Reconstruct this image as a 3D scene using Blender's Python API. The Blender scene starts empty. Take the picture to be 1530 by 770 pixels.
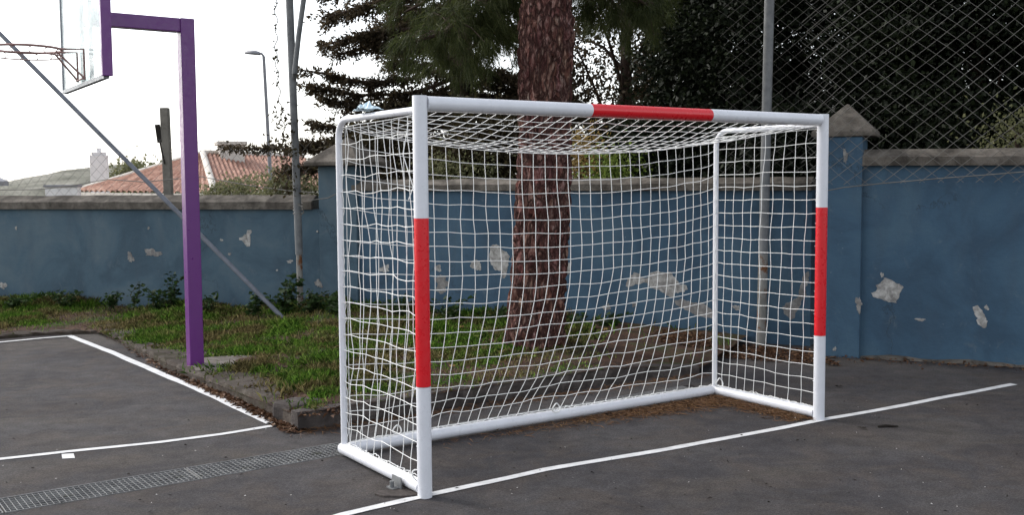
import bpy, math, random
import numpy as np
from mathutils import Vector, Matrix, noise as mnoise
random.seed(7)
rng = np.random.default_rng(7)
R = math.radians
scene = bpy.context.scene
col = scene.collection

# ------------------------------------------------------------------ camera
PW, PH, FPX = 1530.0, 770.0, 1552.38
PITCH, ROLL, EYE = 0.0717149, -0.0069366, 1.63864
_c, _s = math.cos(PITCH), math.sin(PITCH)
_f = Vector((0, _c, -_s)); _u = Vector((0, _s, _c)); _r = Vector((1, 0, 0))
_cr, _sr = math.cos(ROLL), math.sin(ROLL)
RT = _r * _cr + _u * _sr
UP = _u * _cr - _r * _sr
cam_data = bpy.data.cameras.new('camera')
cam = bpy.data.objects.new('camera', cam_data); col.objects.link(cam)
m = Matrix((RT, UP, -_f)).transposed().to_4x4(); m.translation = (0, 0, EYE)
cam.matrix_world = m
cam_data.sensor_fit = 'HORIZONTAL'; cam_data.sensor_width = 36
cam_data.lens = 36 * FPX / PW
cam_data.clip_start = 0.05; cam_data.clip_end = 5000
scene.camera = cam

def ray(px, py): return _f * FPX + RT * (px - PW/2) - UP * (py - PH/2)
def G(px, py, z=0.0):                     # point of the level z seen at a pixel of the photo
    d = ray(px, py); t = (z - EYE) / d.z
    return Vector((d.x*t, d.y*t, z))
def AT(px, py, y):                        # point at distance y seen at a pixel of the photo
    d = ray(px, py); t = y / d.y
    return Vector((d.x*t, y, EYE + d.z*t))

# ------------------------------------------------------------------ objects
def tag(o, label=None, cat=None, group=None, kind=None):
    if label: o['label'] = label
    if cat: o['category'] = cat
    if group: o['group'] = group
    if kind: o['kind'] = kind
    return o
def empty(name, loc, label=None, cat=None, group=None):
    o = bpy.data.objects.new(name, None); col.objects.link(o); o.location = loc
    o.empty_display_size = .2
    return tag(o, label, cat, group)
def link(name, me, parent=None):
    o = bpy.data.objects.new(name, me); col.objects.link(o)
    if parent is not None:
        o.parent = parent
        w = Vector((0, 0, 0)); p = parent
        while p is not None: w += p.location; p = p.parent
        o.location = -w                      # meshes are written in world coordinates
    return o

class MB:
    def __init__(s): s.v = []; s.f = []; s.m = []; s.sm = []
    def add(s, vs, fs, mi=0, smooth=False):
        b = len(s.v); s.v += [tuple(v) for v in vs]
        for f in fs: s.f.append([i + b for i in f]); s.m.append(mi); s.sm.append(smooth)
    def box(s, c, size, rz=0.0, mi=0):
        c = Vector(c); x, y, z = [k/2 for k in size]; cs, sn = math.cos(rz), math.sin(rz)
        vs = []
        for dz in (-z, z):
            for dx, dy in ((-x,-y),(x,-y),(x,y),(-x,y)):
                vs.append((c.x+dx*cs-dy*sn, c.y+dx*sn+dy*cs, c.z+dz))
        s.add(vs, [(3,2,1,0),(4,5,6,7),(0,1,5,4),(1,2,6,5),(2,3,7,6),(3,0,4,7)], mi)
    def tube(s, pts, rad, n=8, mi=0, caps=True, smooth=True, closed=False):
        pts = [Vector(p) for p in pts]
        k = len(pts)
        rads = rad if isinstance(rad, (list, tuple, np.ndarray)) else [rad]*k
        vs = []; prev = None
        for i, p in enumerate(pts):
            a = pts[i-1] if (i or closed) else pts[i]; b = pts[(i+1) % k] if (i < k-1 or closed) else pts[i]
            t = (b - a)
            t = t.normalized() if t.length > 1e-9 else Vector((0,0,1))
            if prev is None:
                x = t.orthogonal().normalized()
                if abs(t.z) < .9:
                    x = t.cross(Vector((0,0,1))).normalized()
            else:
                x = (prev - t * prev.dot(t))
                x = x.normalized() if x.length > 1e-6 else t.orthogonal().normalized()
            prev = x; y = t.cross(x)
            for j in range(n):
                a_ = 2*math.pi*(j+.5)/n
                vs.append(p + (x*math.cos(a_) + y*math.sin(a_)) * rads[i])
        fs = []
        for i in range(k if closed else k-1):
            i2 = (i+1) % k
            for j in range(n):
                j2 = (j+1) % n
                fs.append((i*n+j, i*n+j2, i2*n+j2, i2*n+j))
        b0 = len(s.v); s.add(vs, fs, mi, smooth)
        if caps and not closed:
            for f in (range(n-1, -1, -1), range((k-1)*n, k*n)): s.add([s.v[b0+j] for j in f], [tuple(range(n))], mi, False)
    def beam(s, a, b, w, h, mi=0, side=None):     # rectangular bar from a to b
        a, b = Vector(a), Vector(b); t = (b-a).normalized()
        x = side if side is not None else (t.cross(Vector((0,0,1))) if abs(t.z) < .95 else Vector((1,0,0)))
        x = (x - t*x.dot(t)).normalized(); y = t.cross(x)
        vs = []
        for p in (a, b):
            for dx, dy in ((-1,-1),(1,-1),(1,1),(-1,1)): vs.append(p + x*dx*w/2 + y*dy*h/2)
        s.add(vs, [(0,1,2,3),(7,6,5,4),(0,4,5,1),(1,5,6,2),(2,6,7,3),(3,7,4,0)], mi)
    def prism(s, poly, z0, z1, mi=0):
        n = len(poly)
        vs = [(p[0], p[1], z0) for p in poly] + [(p[0], p[1], z1) for p in poly]
        fs = [tuple(range(n-1,-1,-1)), tuple(range(n, 2*n))] + [(i, (i+1)%n, n+(i+1)%n, n+i) for i in range(n)]
        s.add(vs, fs, mi)
    def mesh(s, name, mats):
        me = bpy.data.meshes.new(name); me.from_pydata(s.v, [], s.f)
        for mt in (mats if isinstance(mats, (list, tuple)) else [mats]): me.materials.append(mt)
        me.polygons.foreach_set('material_index', s.m); me.polygons.foreach_set('use_smooth', s.sm)
        me.update(); return me
    def build(s, name, mats, parent=None, bevel=0.0, segs=2):
        o = link(name, s.mesh(name, mats), parent)
        if bevel:
            b = o.modifiers.new('bevel', 'BEVEL'); b.width = bevel; b.segments = segs; b.limit_method = 'ANGLE'; b.angle_limit = R(35)
        return o

def faces_mesh(name, V, k, mats):           # V: (n, k, 3) array of loose k-gons
    n = V.shape[0]; me = bpy.data.meshes.new(name)
    me.vertices.add(n*k); me.vertices.foreach_set('co', V.reshape(-1).astype(np.float32))
    me.loops.add(n*k); me.loops.foreach_set('vertex_index', np.arange(n*k, dtype=np.int32))
    me.polygons.add(n); me.polygons.foreach_set('loop_start', np.arange(0, n*k, k, dtype=np.int32))
    me.polygons.foreach_set('loop_total', np.full(n, k, dtype=np.int32))
    for mt in (mats if isinstance(mats, (list, tuple)) else [mats]): me.materials.append(mt)
    me.update(calc_edges=True); me.validate(); return me
def unit(a): return a / np.maximum(np.linalg.norm(a, axis=-1, keepdims=True), 1e-9)
def leaf_faces(C, D, L, Wd, curl=.25, flat=None):   # diamond leaves at C along D
    n = len(C); D = unit(D)
    ref = rng.normal(size=(n,3)) if flat is None else np.array([[0,0,1.]])*flat + rng.normal(size=(n,3))*(1-flat)
    S = unit(np.cross(D, ref)); N = np.cross(S, D)
    L = np.asarray(L).reshape(-1,1); Wd = np.asarray(Wd).reshape(-1,1)
    a = C; b = C + D*L*.45 + S*Wd*.5 + N*L*curl*.15; c = C + D*L - N*L*curl*.25; d = C + D*L*.45 - S*Wd*.5 + N*L*curl*.15
    return np.stack([a,b,c,d], 1)

# ------------------------------------------------------------------ materials
def new_mat(name):
    mt = bpy.data.materials.new(name); mt.use_nodes = True
    nt = mt.node_tree; b = nt.nodes['Principled BSDF']; return mt, nt, b
def node(nt, t, **kw):
    n = nt.nodes.new(t)
    for k, v in kw.items():
        if k in n.inputs.keys() if hasattr(n.inputs, 'keys') else False: n.inputs[k].default_value = v
        else: setattr(n, k, v)
    return n
def tex(nt, scale, detail=6, rough=.6, dist=0.0, coord=None, stretch=None):
    if coord is None:
        tc = nt.nodes.new('ShaderNodeNewGeometry'); coord = tc.outputs['Position']
    if stretch:
        mp = nt.nodes.new('ShaderNodeMapping'); mp.inputs['Scale'].default_value = stretch
        nt.links.new(coord, mp.inputs['Vector']); coord = mp.outputs['Vector']
    n = nt.nodes.new('ShaderNodeTexNoise'); n.inputs['Scale'].default_value = scale
    n.inputs['Detail'].default_value = detail; n.inputs['Roughness'].default_value = rough; n.inputs['Distortion'].default_value = dist
    nt.links.new(coord, n.inputs['Vector']); return n.outputs['Fac']
def ramp(nt, fac, stops):
    r = nt.nodes.new('ShaderNodeValToRGB'); e = r.color_ramp.elements
    while len(e) < len(stops): e.new(.5)
    for el, (p, c) in zip(e, stops):
        el.position = p; el.color = (*c, 1) if len(c) == 3 else c
    nt.links.new(fac, r.inputs['Fac']); return r.outputs['Color']
def mix(nt, fac, a, b, mode='MIX'):
    n = nt.nodes.new('ShaderNodeMix'); n.data_type = 'RGBA'; n.blend_type = mode
    for sock, v in ((n.inputs[0], fac), (n.inputs[6], a), (n.inputs[7], b)):
        if hasattr(v, 'is_linked'): nt.links.new(v, sock)
        elif isinstance(v, (int, float)): sock.default_value = v
        else: sock.default_value = (*v, 1)
    return n.outputs[2]
def bump(nt, b, h, strength=.3, dist=.01):
    n = nt.nodes.new('ShaderNodeBump'); n.inputs['Strength'].default_value = strength; n.inputs['Distance'].default_value = dist
    nt.links.new(h, n.inputs['Height']); nt.links.new(n.outputs['Normal'], b.inputs['Normal'])
def grey(v): return (v, v, v)

def paint(name, c, rough=.35, dirt=.15, spec=.5, chip=None, chs=38, chlo=.69):
    mt, nt, b = new_mat(name)
    d = ramp(nt, tex(nt, 9, 8, .7), [(.35, grey(1-dirt)), (.65, grey(1))])
    colr = mix(nt, 1.0, c, d, 'MULTIPLY')
    if chip:
        k = ramp(nt, tex(nt, chs, 6, .75), [(chlo, grey(0)), (chlo+.03, grey(1))])
        colr = mix(nt, k, colr, chip)
    nt.links.new(colr, b.inputs['Base Color'])
    nt.links.new(ramp(nt, tex(nt, 25, 4), [(.3, grey(rough*.8)), (.7, grey(min(1, rough*1.35)))]), b.inputs['Roughness'])
    b.inputs['Specular IOR Level'].default_value = spec
    bump(nt, b, tex(nt, 60, 3), .05, .002)
    return mt
def rough_mat(name, stops, scale, rough=.9, bscale=60, bstr=.5, bdist=.006, stretch=None, detail=9, spots=None):
    mt, nt, b = new_mat(name)
    c = ramp(nt, tex(nt, scale, detail, .65, .3, stretch=stretch), stops)
    if spots:
        sc, lo, hi, sc_col = spots
        c = mix(nt, ramp(nt, tex(nt, sc, 7, .7), [(lo, grey(0)), (hi, grey(1))]), c, sc_col)
    nt.links.new(c, b.inputs['Base Color']); b.inputs['Roughness'].default_value = rough
    b.inputs['Specular IOR Level'].default_value = .25
    bump(nt, b, tex(nt, bscale, 8, .7), bstr, bdist)
    return mt
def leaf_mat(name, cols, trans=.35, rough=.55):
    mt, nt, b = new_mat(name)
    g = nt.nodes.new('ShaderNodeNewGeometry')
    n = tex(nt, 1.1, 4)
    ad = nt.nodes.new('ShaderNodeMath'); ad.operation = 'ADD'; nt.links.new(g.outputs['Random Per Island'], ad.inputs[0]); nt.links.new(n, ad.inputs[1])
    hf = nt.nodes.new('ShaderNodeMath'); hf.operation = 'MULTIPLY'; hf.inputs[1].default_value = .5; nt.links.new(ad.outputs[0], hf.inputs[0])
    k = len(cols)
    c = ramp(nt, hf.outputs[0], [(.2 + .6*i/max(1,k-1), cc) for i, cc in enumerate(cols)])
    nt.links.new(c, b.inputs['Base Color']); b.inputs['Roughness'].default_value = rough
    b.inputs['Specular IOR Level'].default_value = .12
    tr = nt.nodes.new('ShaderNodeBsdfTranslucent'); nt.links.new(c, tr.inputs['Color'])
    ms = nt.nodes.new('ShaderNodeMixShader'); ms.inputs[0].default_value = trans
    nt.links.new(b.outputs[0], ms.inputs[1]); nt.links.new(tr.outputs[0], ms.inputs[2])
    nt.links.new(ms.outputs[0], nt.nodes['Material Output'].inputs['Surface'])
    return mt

M = {}
def asphalt_mat():
    mt, nt, b = new_mat('asphalt')
    base = ramp(nt, tex(nt, .9, 9, .62, .4), [(.36, (.037,.035,.0375)), (.5, (.050,.047,.0490)), (.64, (.067,.063,.0625))])
    st = ramp(nt, tex(nt, 2.2, 8, .7, .8, stretch=(1,1,1)), [(.44, grey(0)), (.62, grey(.6))])
    base = mix(nt, st, base, (.066,.054,.046))
    st2 = ramp(nt, tex(nt, .55, 5, .6, 1.2, stretch=(.5,1.6,1)), [(.54, grey(0)), (.66, grey(.5))])
    base = mix(nt, st2, base, (.085,.075,.064))
    mt3 = ramp(nt, tex(nt, 6.5, 8, .72, .5), [(.36, grey(.82)), (.5, grey(1.04)), (.64, grey(1.26))])
    base = mix(nt, 1.0, base, mt3, 'MULTIPLY')
    ag2 = ramp(nt, tex(nt, 70, 3, .8), [(.34, grey(.6)), (.5, grey(1)), (.66, grey(1.5))])
    base = mix(nt, .8, base, ag2, 'MULTIPLY')
    ag = ramp(nt, tex(nt, 190, 3, .8), [(.32, grey(.45)), (.55, grey(1)), (.72, grey(1.9))])
    base = mix(nt, .8, base, ag, 'MULTIPLY')
    sp = ramp(nt, tex(nt, 75, 2, .9), [(.74, grey(0)), (.78, grey(.4))])
    base = mix(nt, sp, base, (.16,.15,.14))
    nt.links.new(base, b.inputs['Base Color'])
    b.inputs['Roughness'].default_value = .92; b.inputs['Specular IOR Level'].default_value = .18
    bump(nt, b, tex(nt, 130, 6, .8), .7, .006)
    return mt
M['asphalt'] = asphalt_mat()
def wall_mat(name, a, b_, c_):
    mt, nt, b = new_mat(name)
    col_ = ramp(nt, tex(nt, 1.3, 9, .62, .5), [(.38, a), (.5, b_), (.63, c_)])
    # rain streaks and old repainting
    st = ramp(nt, tex(nt, 3.0, 6, .6, .2, stretch=(1.6,1.6,.35)), [(.5, grey(0)), (.8, grey(.35))])
    col_ = mix(nt, st, col_, (.05,.065,.085))
    dk = ramp(nt, tex(nt, 5.0, 9, .75, .6), [(.58, grey(0)), (.7, grey(.55))])
    col_ = mix(nt, dk, col_, (.12,.15,.17))
    vo = nt.nodes.new('ShaderNodeTexVoronoi'); vo.feature = 'DISTANCE_TO_EDGE'; vo.inputs['Scale'].default_value = .9
    gg = nt.nodes.new('ShaderNodeNewGeometry'); nz_ = nt.nodes.new('ShaderNodeTexNoise'); nz_.inputs['Scale'].default_value = 3.0; nz_.inputs['Detail'].default_value = 8; nz_.inputs['Roughness'].default_value = .7
    nt.links.new(gg.outputs['Position'], nz_.inputs['Vector'])
    mv = nt.nodes.new('ShaderNodeMix'); mv.data_type = 'VECTOR'; mv.inputs[0].default_value = .45
    nt.links.new(gg.outputs['Position'], mv.inputs[4]); nt.links.new(nz_.outputs['Color'], mv.inputs[5]); nt.links.new(mv.outputs[1], vo.inputs['Vector'])
    crk = ramp(nt, vo.outputs['Distance'], [(.0, grey(.8)), (.006, grey(0))])
    pres = ramp(nt, tex(nt, 1.1, 3), [(.5, grey(0)), (.6, grey(1))])
    col_ = mix(nt, mix(nt, 1.0, crk, pres, 'MULTIPLY'), col_, (.02,.03,.04))
    ck = ramp(nt, tex(nt, 33, 4, .8, .6), [(.71, grey(0)), (.735, grey(.8))])
    col_ = mix(nt, ck, col_, (.33,.35,.36))
    nt.links.new(col_, b.inputs['Base Color']); b.inputs['Roughness'].default_value = .75
    b.inputs['Specular IOR Level'].default_value = .3
    bump(nt, b, tex(nt, 22, 9, .7), .5, .01)
    return mt
M['wall'] = wall_mat('blue_plaster', (.035,.071,.112), (.046,.094,.145), (.060,.113,.162))
M['wall_faded'] = wall_mat('faded_blue_plaster', (.046,.082,.112), (.063,.108,.143), (.088,.13,.158))
M['bare'] = rough_mat('bare_plaster', [(.36,(.19,.18,.17)),(.5,(.33,.32,.30)),(.62,(.48,.465,.44))], 16, bscale=40, bstr=.8, bdist=.012)
M['bare_dull'] = rough_mat('dull_bare_plaster', [(.3,(.12,.115,.11)),(.5,(.22,.21,.20)),(.7,(.36,.35,.33))], 11, bscale=40, bstr=.8, bdist=.012)
M['coping'] = rough_mat('weathered_concrete', [(.36,(.05,.043,.036)),(.5,(.105,.092,.077)),(.64,(.17,.15,.128))], 5, bscale=45, bstr=.8, bdist=.012, spots=(13,.62,.7,(.05,.05,.04)))
M['kerb'] = rough_mat('dirty_kerb_concrete', [(.36,(.036,.030,.028)),(.5,(.062,.052,.048)),(.64,(.105,.09,.082))], 7, bscale=60, bstr=.9, bdist=.012, spots=(9,.6,.68,(.05,.045,.035)))
M['edging'] = rough_mat('dirty_edging', [(.36,(.035,.026,.020)),(.5,(.060,.047,.038)),(.64,(.095,.08,.068))], 7, bscale=50, bstr=1, bdist=.015, spots=(5,.5,.62,(.045,.038,.022)))
M['foot'] = rough_mat('worn_concrete_footing', [(.36,(.08,.068,.06)),(.5,(.13,.115,.10)),(.64,(.18,.16,.145))], 7)
M['soil'] = rough_mat('bed_soil', [(.36,(.028,.015,.009)),(.5,(.058,.029,.018)),(.64,(.10,.055,.034))], 3, bscale=40, bstr=1, bdist=.03, spots=(1.7,.5,.62,(.045,.055,.018)))
M['ground'] = rough_mat('dry_ground', [(.3,(.06,.06,.03)),(.7,(.14,.12,.07))], .2)
M['hill'] = rough_mat('hazed_hill_scrub', [(.36,(.15,.15,.115)),(.5,(.24,.235,.19)),(.64,(.34,.33,.28))], .12, bscale=.6, bstr=1, bdist=1.5)  # colour paled and greyed to stand for haze over the hill
M['line'] = paint('line_paint', (.70,.70,.70), .7, .3, .2, chip=(.22,.21,.20), chs=55, chlo=.67)
M['white'] = paint('white_enamel', (.70,.71,.75), .30, .08, chip=(.34,.31,.28))
M['red'] = paint('red_enamel', (.66,.010,.018), .28, .05)
M['purple'] = paint('purple_enamel', (.118,.017,.165), .33, .06, .5)
M['cord'] = paint('white_cord', (.84,.84,.82), .7, .1, .2)
M['galv'] = rough_mat('galvanised_steel', [(.36,(.13,.135,.14)),(.64,(.21,.215,.215))], 8, rough=.55, bscale=30, bstr=.1)
M['galv_dark'] = rough_mat('dull_steel', [(.3,(.10,.11,.13)),(.7,(.17,.18,.21))], 8, rough=.5, bscale=30, bstr=.1)
M['grate'] = rough_mat('galvanised_grating', [(.36,(.13,.13,.13)),(.64,(.24,.24,.235))], 8, rough=.6, bscale=30, bstr=.1, spots=(6,.58,.68,(.07,.07,.05)))
M['rust_pole'] = rough_mat('rusty_painted_steel', [(.3,(.16,.155,.14)),(.55,(.26,.25,.23)),(.7,(.30,.28,.25))], 4, rough=.7, bscale=60, bstr=.4, stretch=(1,1,.5), spots=(5,.56,.63,(.15,.06,.025)))
M['wire'] = rough_mat('weathered_wire', [(.3,(.11,.10,.09)),(.7,(.22,.21,.19))], 3, rough=.7)
M['iron'] = rough_mat('rusty_hoop_iron', [(.3,(.22,.12,.11)),(.7,(.34,.21,.19))], 20, rough=.6)
M['dark'] = rough_mat('drain_dark', [(.3,(.012,.011,.01)),(.7,(.03,.028,.025))], 8)
M['conc_post'] = rough_mat('old_concrete', [(.3,(.13,.12,.10)),(.7,(.23,.21,.18))], 7)
M['tile_roof'] = None
M['cream'] = rough_mat('cream_render', [(.3,(.50,.46,.41)),(.7,(.62,.58,.53))], 3)
M['whitewash'] = rough_mat('whitewash', [(.3,(.62,.60,.60)),(.7,(.75,.73,.72))], 3)
M['dead'] = leaf_mat('dead_leaves', [(.05,.025,.014),(.10,.05,.028),(.17,.10,.055)], .1)
M['needles_dead'] = leaf_mat('dead_needles', [(.07,.035,.018),(.12,.06,.028),(.19,.11,.05)], .1)
M['litter'] = leaf_mat('pale_scraps', [(.3,.28,.24),(.5,.49,.46),(.6,.59,.57)], .1)
M['bits'] = leaf_mat('dark_scraps', [(.012,.01,.009),(.03,.025,.02)], .05)
M['needle'] = leaf_mat('pine_needles', [(.022,.030,.010),(.044,.056,.018),(.085,.095,.034)], .4)
M['cedar'] = leaf_mat('cedar_leaves', [(.026,.021,.013),(.060,.046,.028),(.12,.092,.058)], .5)  # brown lifted to stand for bloom of the bright sky behind
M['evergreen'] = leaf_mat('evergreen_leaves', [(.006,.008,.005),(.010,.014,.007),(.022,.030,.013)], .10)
M['brownleaf'] = leaf_mat('brown_shrub_leaves', [(.022,.018,.010),(.04,.032,.016),(.08,.065,.03)], .3)
M['yellowleaf'] = leaf_mat('yellow_leaves', [(.20,.13,.035),(.34,.23,.08),(.42,.32,.14)], .5)
M['limeleaf'] = leaf_mat('lime_leaves', [(.10,.15,.03),(.19,.26,.055),(.27,.33,.09)], .5)
M['oliveleaf'] = leaf_mat('olive_leaves', [(.10,.11,.05),(.17,.175,.085),(.24,.235,.13)], .4)
M['weed'] = leaf_mat('weed_leaves', [(.014,.026,.010),(.026,.05,.015),(.045,.085,.022)], .3)
M['stem'] = rough_mat('plant_stem', [(.3,(.03,.035,.015)),(.7,(.06,.055,.03))], 20)
M['twig'] = rough_mat('branch_wood', [(.3,(.035,.022,.016)),(.7,(.07,.045,.035))], 12, bscale=30, bstr=.8)
def grass_mat():
    mt, nt, b = new_mat('grass_blades')
    g = nt.nodes.new('ShaderNodeNewGeometry')
    green = ramp(nt, g.outputs['Random Per Island'], [(0,(.024,.055,.008)),(.5,(.072,.165,.018)),(1,(.19,.32,.05))])
    dry = ramp(nt, g.outputs['Random Per Island'], [(0,(.06,.048,.02)),(.6,(.17,.13,.06)),(1,(.32,.25,.13))])
    k = ramp(nt, tex(nt, 1.5, 6, .65, .5), [(.44, grey(0)), (.56, grey(.9))])
    c = mix(nt, k, green, dry)
    nt.links.new(c, b.inputs['Base Color']); b.inputs['Roughness'].default_value = .6; b.inputs['Specular IOR Level'].default_value = .15
    tr = nt.nodes.new('ShaderNodeBsdfTranslucent'); nt.links.new(c, tr.inputs['Color'])
    ms = nt.nodes.new('ShaderNodeMixShader'); ms.inputs[0].default_value = .3
    nt.links.new(b.outputs[0], ms.inputs[1]); nt.links.new(tr.outputs[0], ms.inputs[2])
    nt.links.new(ms.outputs[0], nt.nodes['Material Output'].inputs['Surface'])
    return mt
M['grass'] = grass_mat()
def bark_mat():
    mt, nt, b = new_mat('pine_bark')
    g = nt.nodes.new('ShaderNodeNewGeometry')
    mp = nt.nodes.new('ShaderNodeMapping'); mp.inputs['Scale'].default_value = (1, 1, .36)
    n0 = nt.nodes.new('ShaderNodeTexNoise'); n0.inputs['Scale'].default_value = 7; n0.inputs['Detail'].default_value = 5
    nt.links.new(g.outputs['Position'], mp.inputs['Vector']); nt.links.new(mp.outputs[0], n0.inputs['Vector'])
    ad = nt.nodes.new('ShaderNodeMix'); ad.data_type = 'VECTOR'; ad.inputs[0].default_value = .20
    nt.links.new(mp.outputs[0], ad.inputs[4]); nt.links.new(n0.outputs['Color'], ad.inputs[5])
    v = nt.nodes.new('ShaderNodeTexVoronoi'); v.feature = 'DISTANCE_TO_EDGE'; v.inputs['Scale'].default_value = 19
    nt.links.new(ad.outputs[1], v.inputs['Vector'])
    v2 = nt.nodes.new('ShaderNodeTexVoronoi'); v2.inputs['Scale'].default_value = 19
    nt.links.new(ad.outputs[1], v2.inputs['Vector'])
    crack = ramp(nt, v.outputs['Distance'], [(.0, grey(0)), (.22, grey(1))])
    plate = ramp(nt, tex(nt, 26, 8, .7, .5, stretch=(1,1,.35)), [(.36,(.06,.021,.018)),(.48,(.13,.055,.045)),(.57,(.24,.135,.112)),(.66,(.38,.26,.225))])
    pv = mix(nt, .14, plate, mix(nt, 1.0, plate, v2.outputs['Color'], 'MULTIPLY'))
    c = mix(nt, crack, (.045,.021,.018), pv)
    nt.links.new(c, b.inputs['Base Color']); b.inputs['Roughness'].default_value = .9; b.inputs['Specular IOR Level'].default_value = .15
    h = mix(nt, .35, crack, tex(nt, 40, 6, .7))
    bump(nt, b, h, 1.0, .03)
    return mt
M['bark'] = bark_mat()
def tile_mat():
    mt, nt, b = new_mat('clay_tiles')
    c = ramp(nt, tex(nt, 2.2, 8, .75), [(.36,(.18,.085,.058)),(.5,(.33,.17,.12)),(.64,(.46,.28,.21))])
    nt.links.new(c, b.inputs['Base Color']); b.inputs['Roughness'].default_value = .85
    bump(nt, b, tex(nt, 14, 4), .4, .02)
    return mt
M['tile'] = tile_mat()
def glass_mat():
    mt, nt, b = new_mat('scuffed_acrylic')
    b.inputs['Base Color'].default_value = (.80,.85,.86,1); b.inputs['Roughness'].default_value = .15
    t = nt.nodes.new('ShaderNodeBsdfTransparent'); t.inputs['Color'].default_value = (.84,.91,.91,1)
    f = ramp(nt, tex(nt, 5, 6, .7), [(.35, grey(.25)), (.7, grey(.5))])
    ms = nt.nodes.new('ShaderNodeMixShader'); nt.links.new(f, ms.inputs[0])
    nt.links.new(t.outputs[0], ms.inputs[1]); nt.links.new(b.outputs[0], ms.inputs[2])
    nt.links.new(ms.outputs[0], nt.nodes['Material Output'].inputs['Surface'])
    return mt
M['acrylic'] = glass_mat()
M['frame_grey'] = paint('frame_grey', (.30,.32,.34), .5, .2)
M['plastic'] = paint('pale_blue_plastic', (.55,.70,.78), .4, .2)
M['lampgrey'] = paint('lamp_grey', (.22,.22,.24), .5, .2)

# ------------------------------------------------------------------ light
SUN_EL, SUN_AZ = R(38), R(-62)          # azimuth from +Y, negative towards -X : sun to the left, a little beyond the wall
world = bpy.data.worlds.new('World'); scene.world = world; world.use_nodes = True
wn = world.node_tree; bg = wn.nodes['Background']
sky = wn.nodes.new('ShaderNodeTexSky'); sky.sky_type = 'NISHITA'; sky.sun_disc = False
sky.sun_elevation = SUN_EL; sky.sun_rotation = SUN_AZ % (2*math.pi)
sky.air_density = 1.0; sky.dust_density = 2.0; sky.ozone_density = 1.0
hs = wn.nodes.new('ShaderNodeHueSaturation'); hs.inputs['Saturation'].default_value = .3
wn.links.new(sky.outputs[0], hs.inputs['Color']); wn.links.new(hs.outputs[0], bg.inputs['Color'])
bg.inputs['Strength'].default_value = .15
sl = bpy.data.lights.new('sun', 'SUN'); sl.energy = 0.6; sl.angle = R(14); sl.color = (1, .94, .86)
so = bpy.data.objects.new('sun', sl); col.objects.link(so)
sd = Vector((math.sin(SUN_AZ)*math.cos(SUN_EL), math.cos(SUN_AZ)*math.cos(SUN_EL), math.sin(SUN_EL)))
so.rotation_euler = sd.to_track_quat('Z', 'Y').to_euler()
so.location = (0, 0, 30)
scene.view_settings.view_transform = 'Standard'; scene.view_settings.look = 'None'
scene.view_settings.exposure = 1.25; scene.view_settings.gamma = 1.0; scene.view_settings.use_curve_mapping = False
scene.render.engine = 'CYCLES'
scene.cycles.max_bounces = 6; scene.cycles.diffuse_bounces = 3; scene.cycles.transparent_max_bounces = 12
scene.cycles.sample_clamp_indirect = 4

# ------------------------------------------------------------------ goal geometry used by several things
GA = 0.58705131
E_ = Vector((math.cos(GA), math.sin(GA), 0)); N_ = Vector((-math.sin(GA), math.cos(GA), 0)); Z_ = Vector((0,0,1))
GL = Vector((-0.46447, 5.33529, 0)); GW, GD, GH = 3.08, 1.0, 2.053
def gp(u, v, z): return GL + E_*u + N_*v + Z_*z

# ------------------------------------------------------------------ ground
def ground_z(x, y):
    t = min(1, max(0, (y - 13) / 16)); t = t*t*(3-2*t)
    return -.3 - 1.9*t
b = MB(); xs = np.concatenate([[-2500,-800,-300,-120],np.linspace(-60,60,31),[120,300,800,2500]]); ys = np.concatenate([[-600,-200,-60,-20],np.linspace(0,60,31),[100,200,500,1200,3000]])
vs = [(x, y, ground_z(x, y)) for y in ys for x in xs]; nx = len(xs)
fs = [(j*nx+i, j*nx+i+1, (j+1)*nx+i+1, (j+1)*nx+i) for j in range(len(ys)-1) for i in range(nx-1)]
b.add(vs, fs, 0, True); tag(b.build('ground', M['ground']), kind='structure')

# drain line (front and back edge seen in the photo)
dA = (G(0,770) + G(0,745))/2; dB = (G(515,681) + G(515,660))/2
DD = (dB - dA).normalized(); DN = Vector((-DD.y, DD.x, 0)); DWID = .29
d0 = dA - DD*1.0; DLEN = 6.1
# asphalt as a frame round the drain slot
inner = [d0 - DN*DWID/2, d0 + DD*DLEN - DN*DWID/2, d0 + DD*DLEN + DN*DWID/2, d0 + DN*DWID/2]
def fx(u, v): p = d0 + DD*u + DN*v; return p
outer = [fx(-30,-30), fx(40,-30), fx(40, 4.6), fx(-30, 12)]
b = MB()
b.add([*outer, *inner], [(0,1,5,4),(1,2,6,5),(2,3,7,6),(3,0,4,7)])
# slot walls
low = [p - Z_*.14 for p in inner]
b.add([*inner, *low], [(0,1,5,4),(1,2,6,5),(2,3,7,6),(3,0,4,7)])
tag(b.build('court', M['asphalt']), kind='structure')
b = MB(); b.add(low, [(0,1,2,3)]); tag(b.build('drain_channel', M['dark']), kind='structure')

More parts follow.
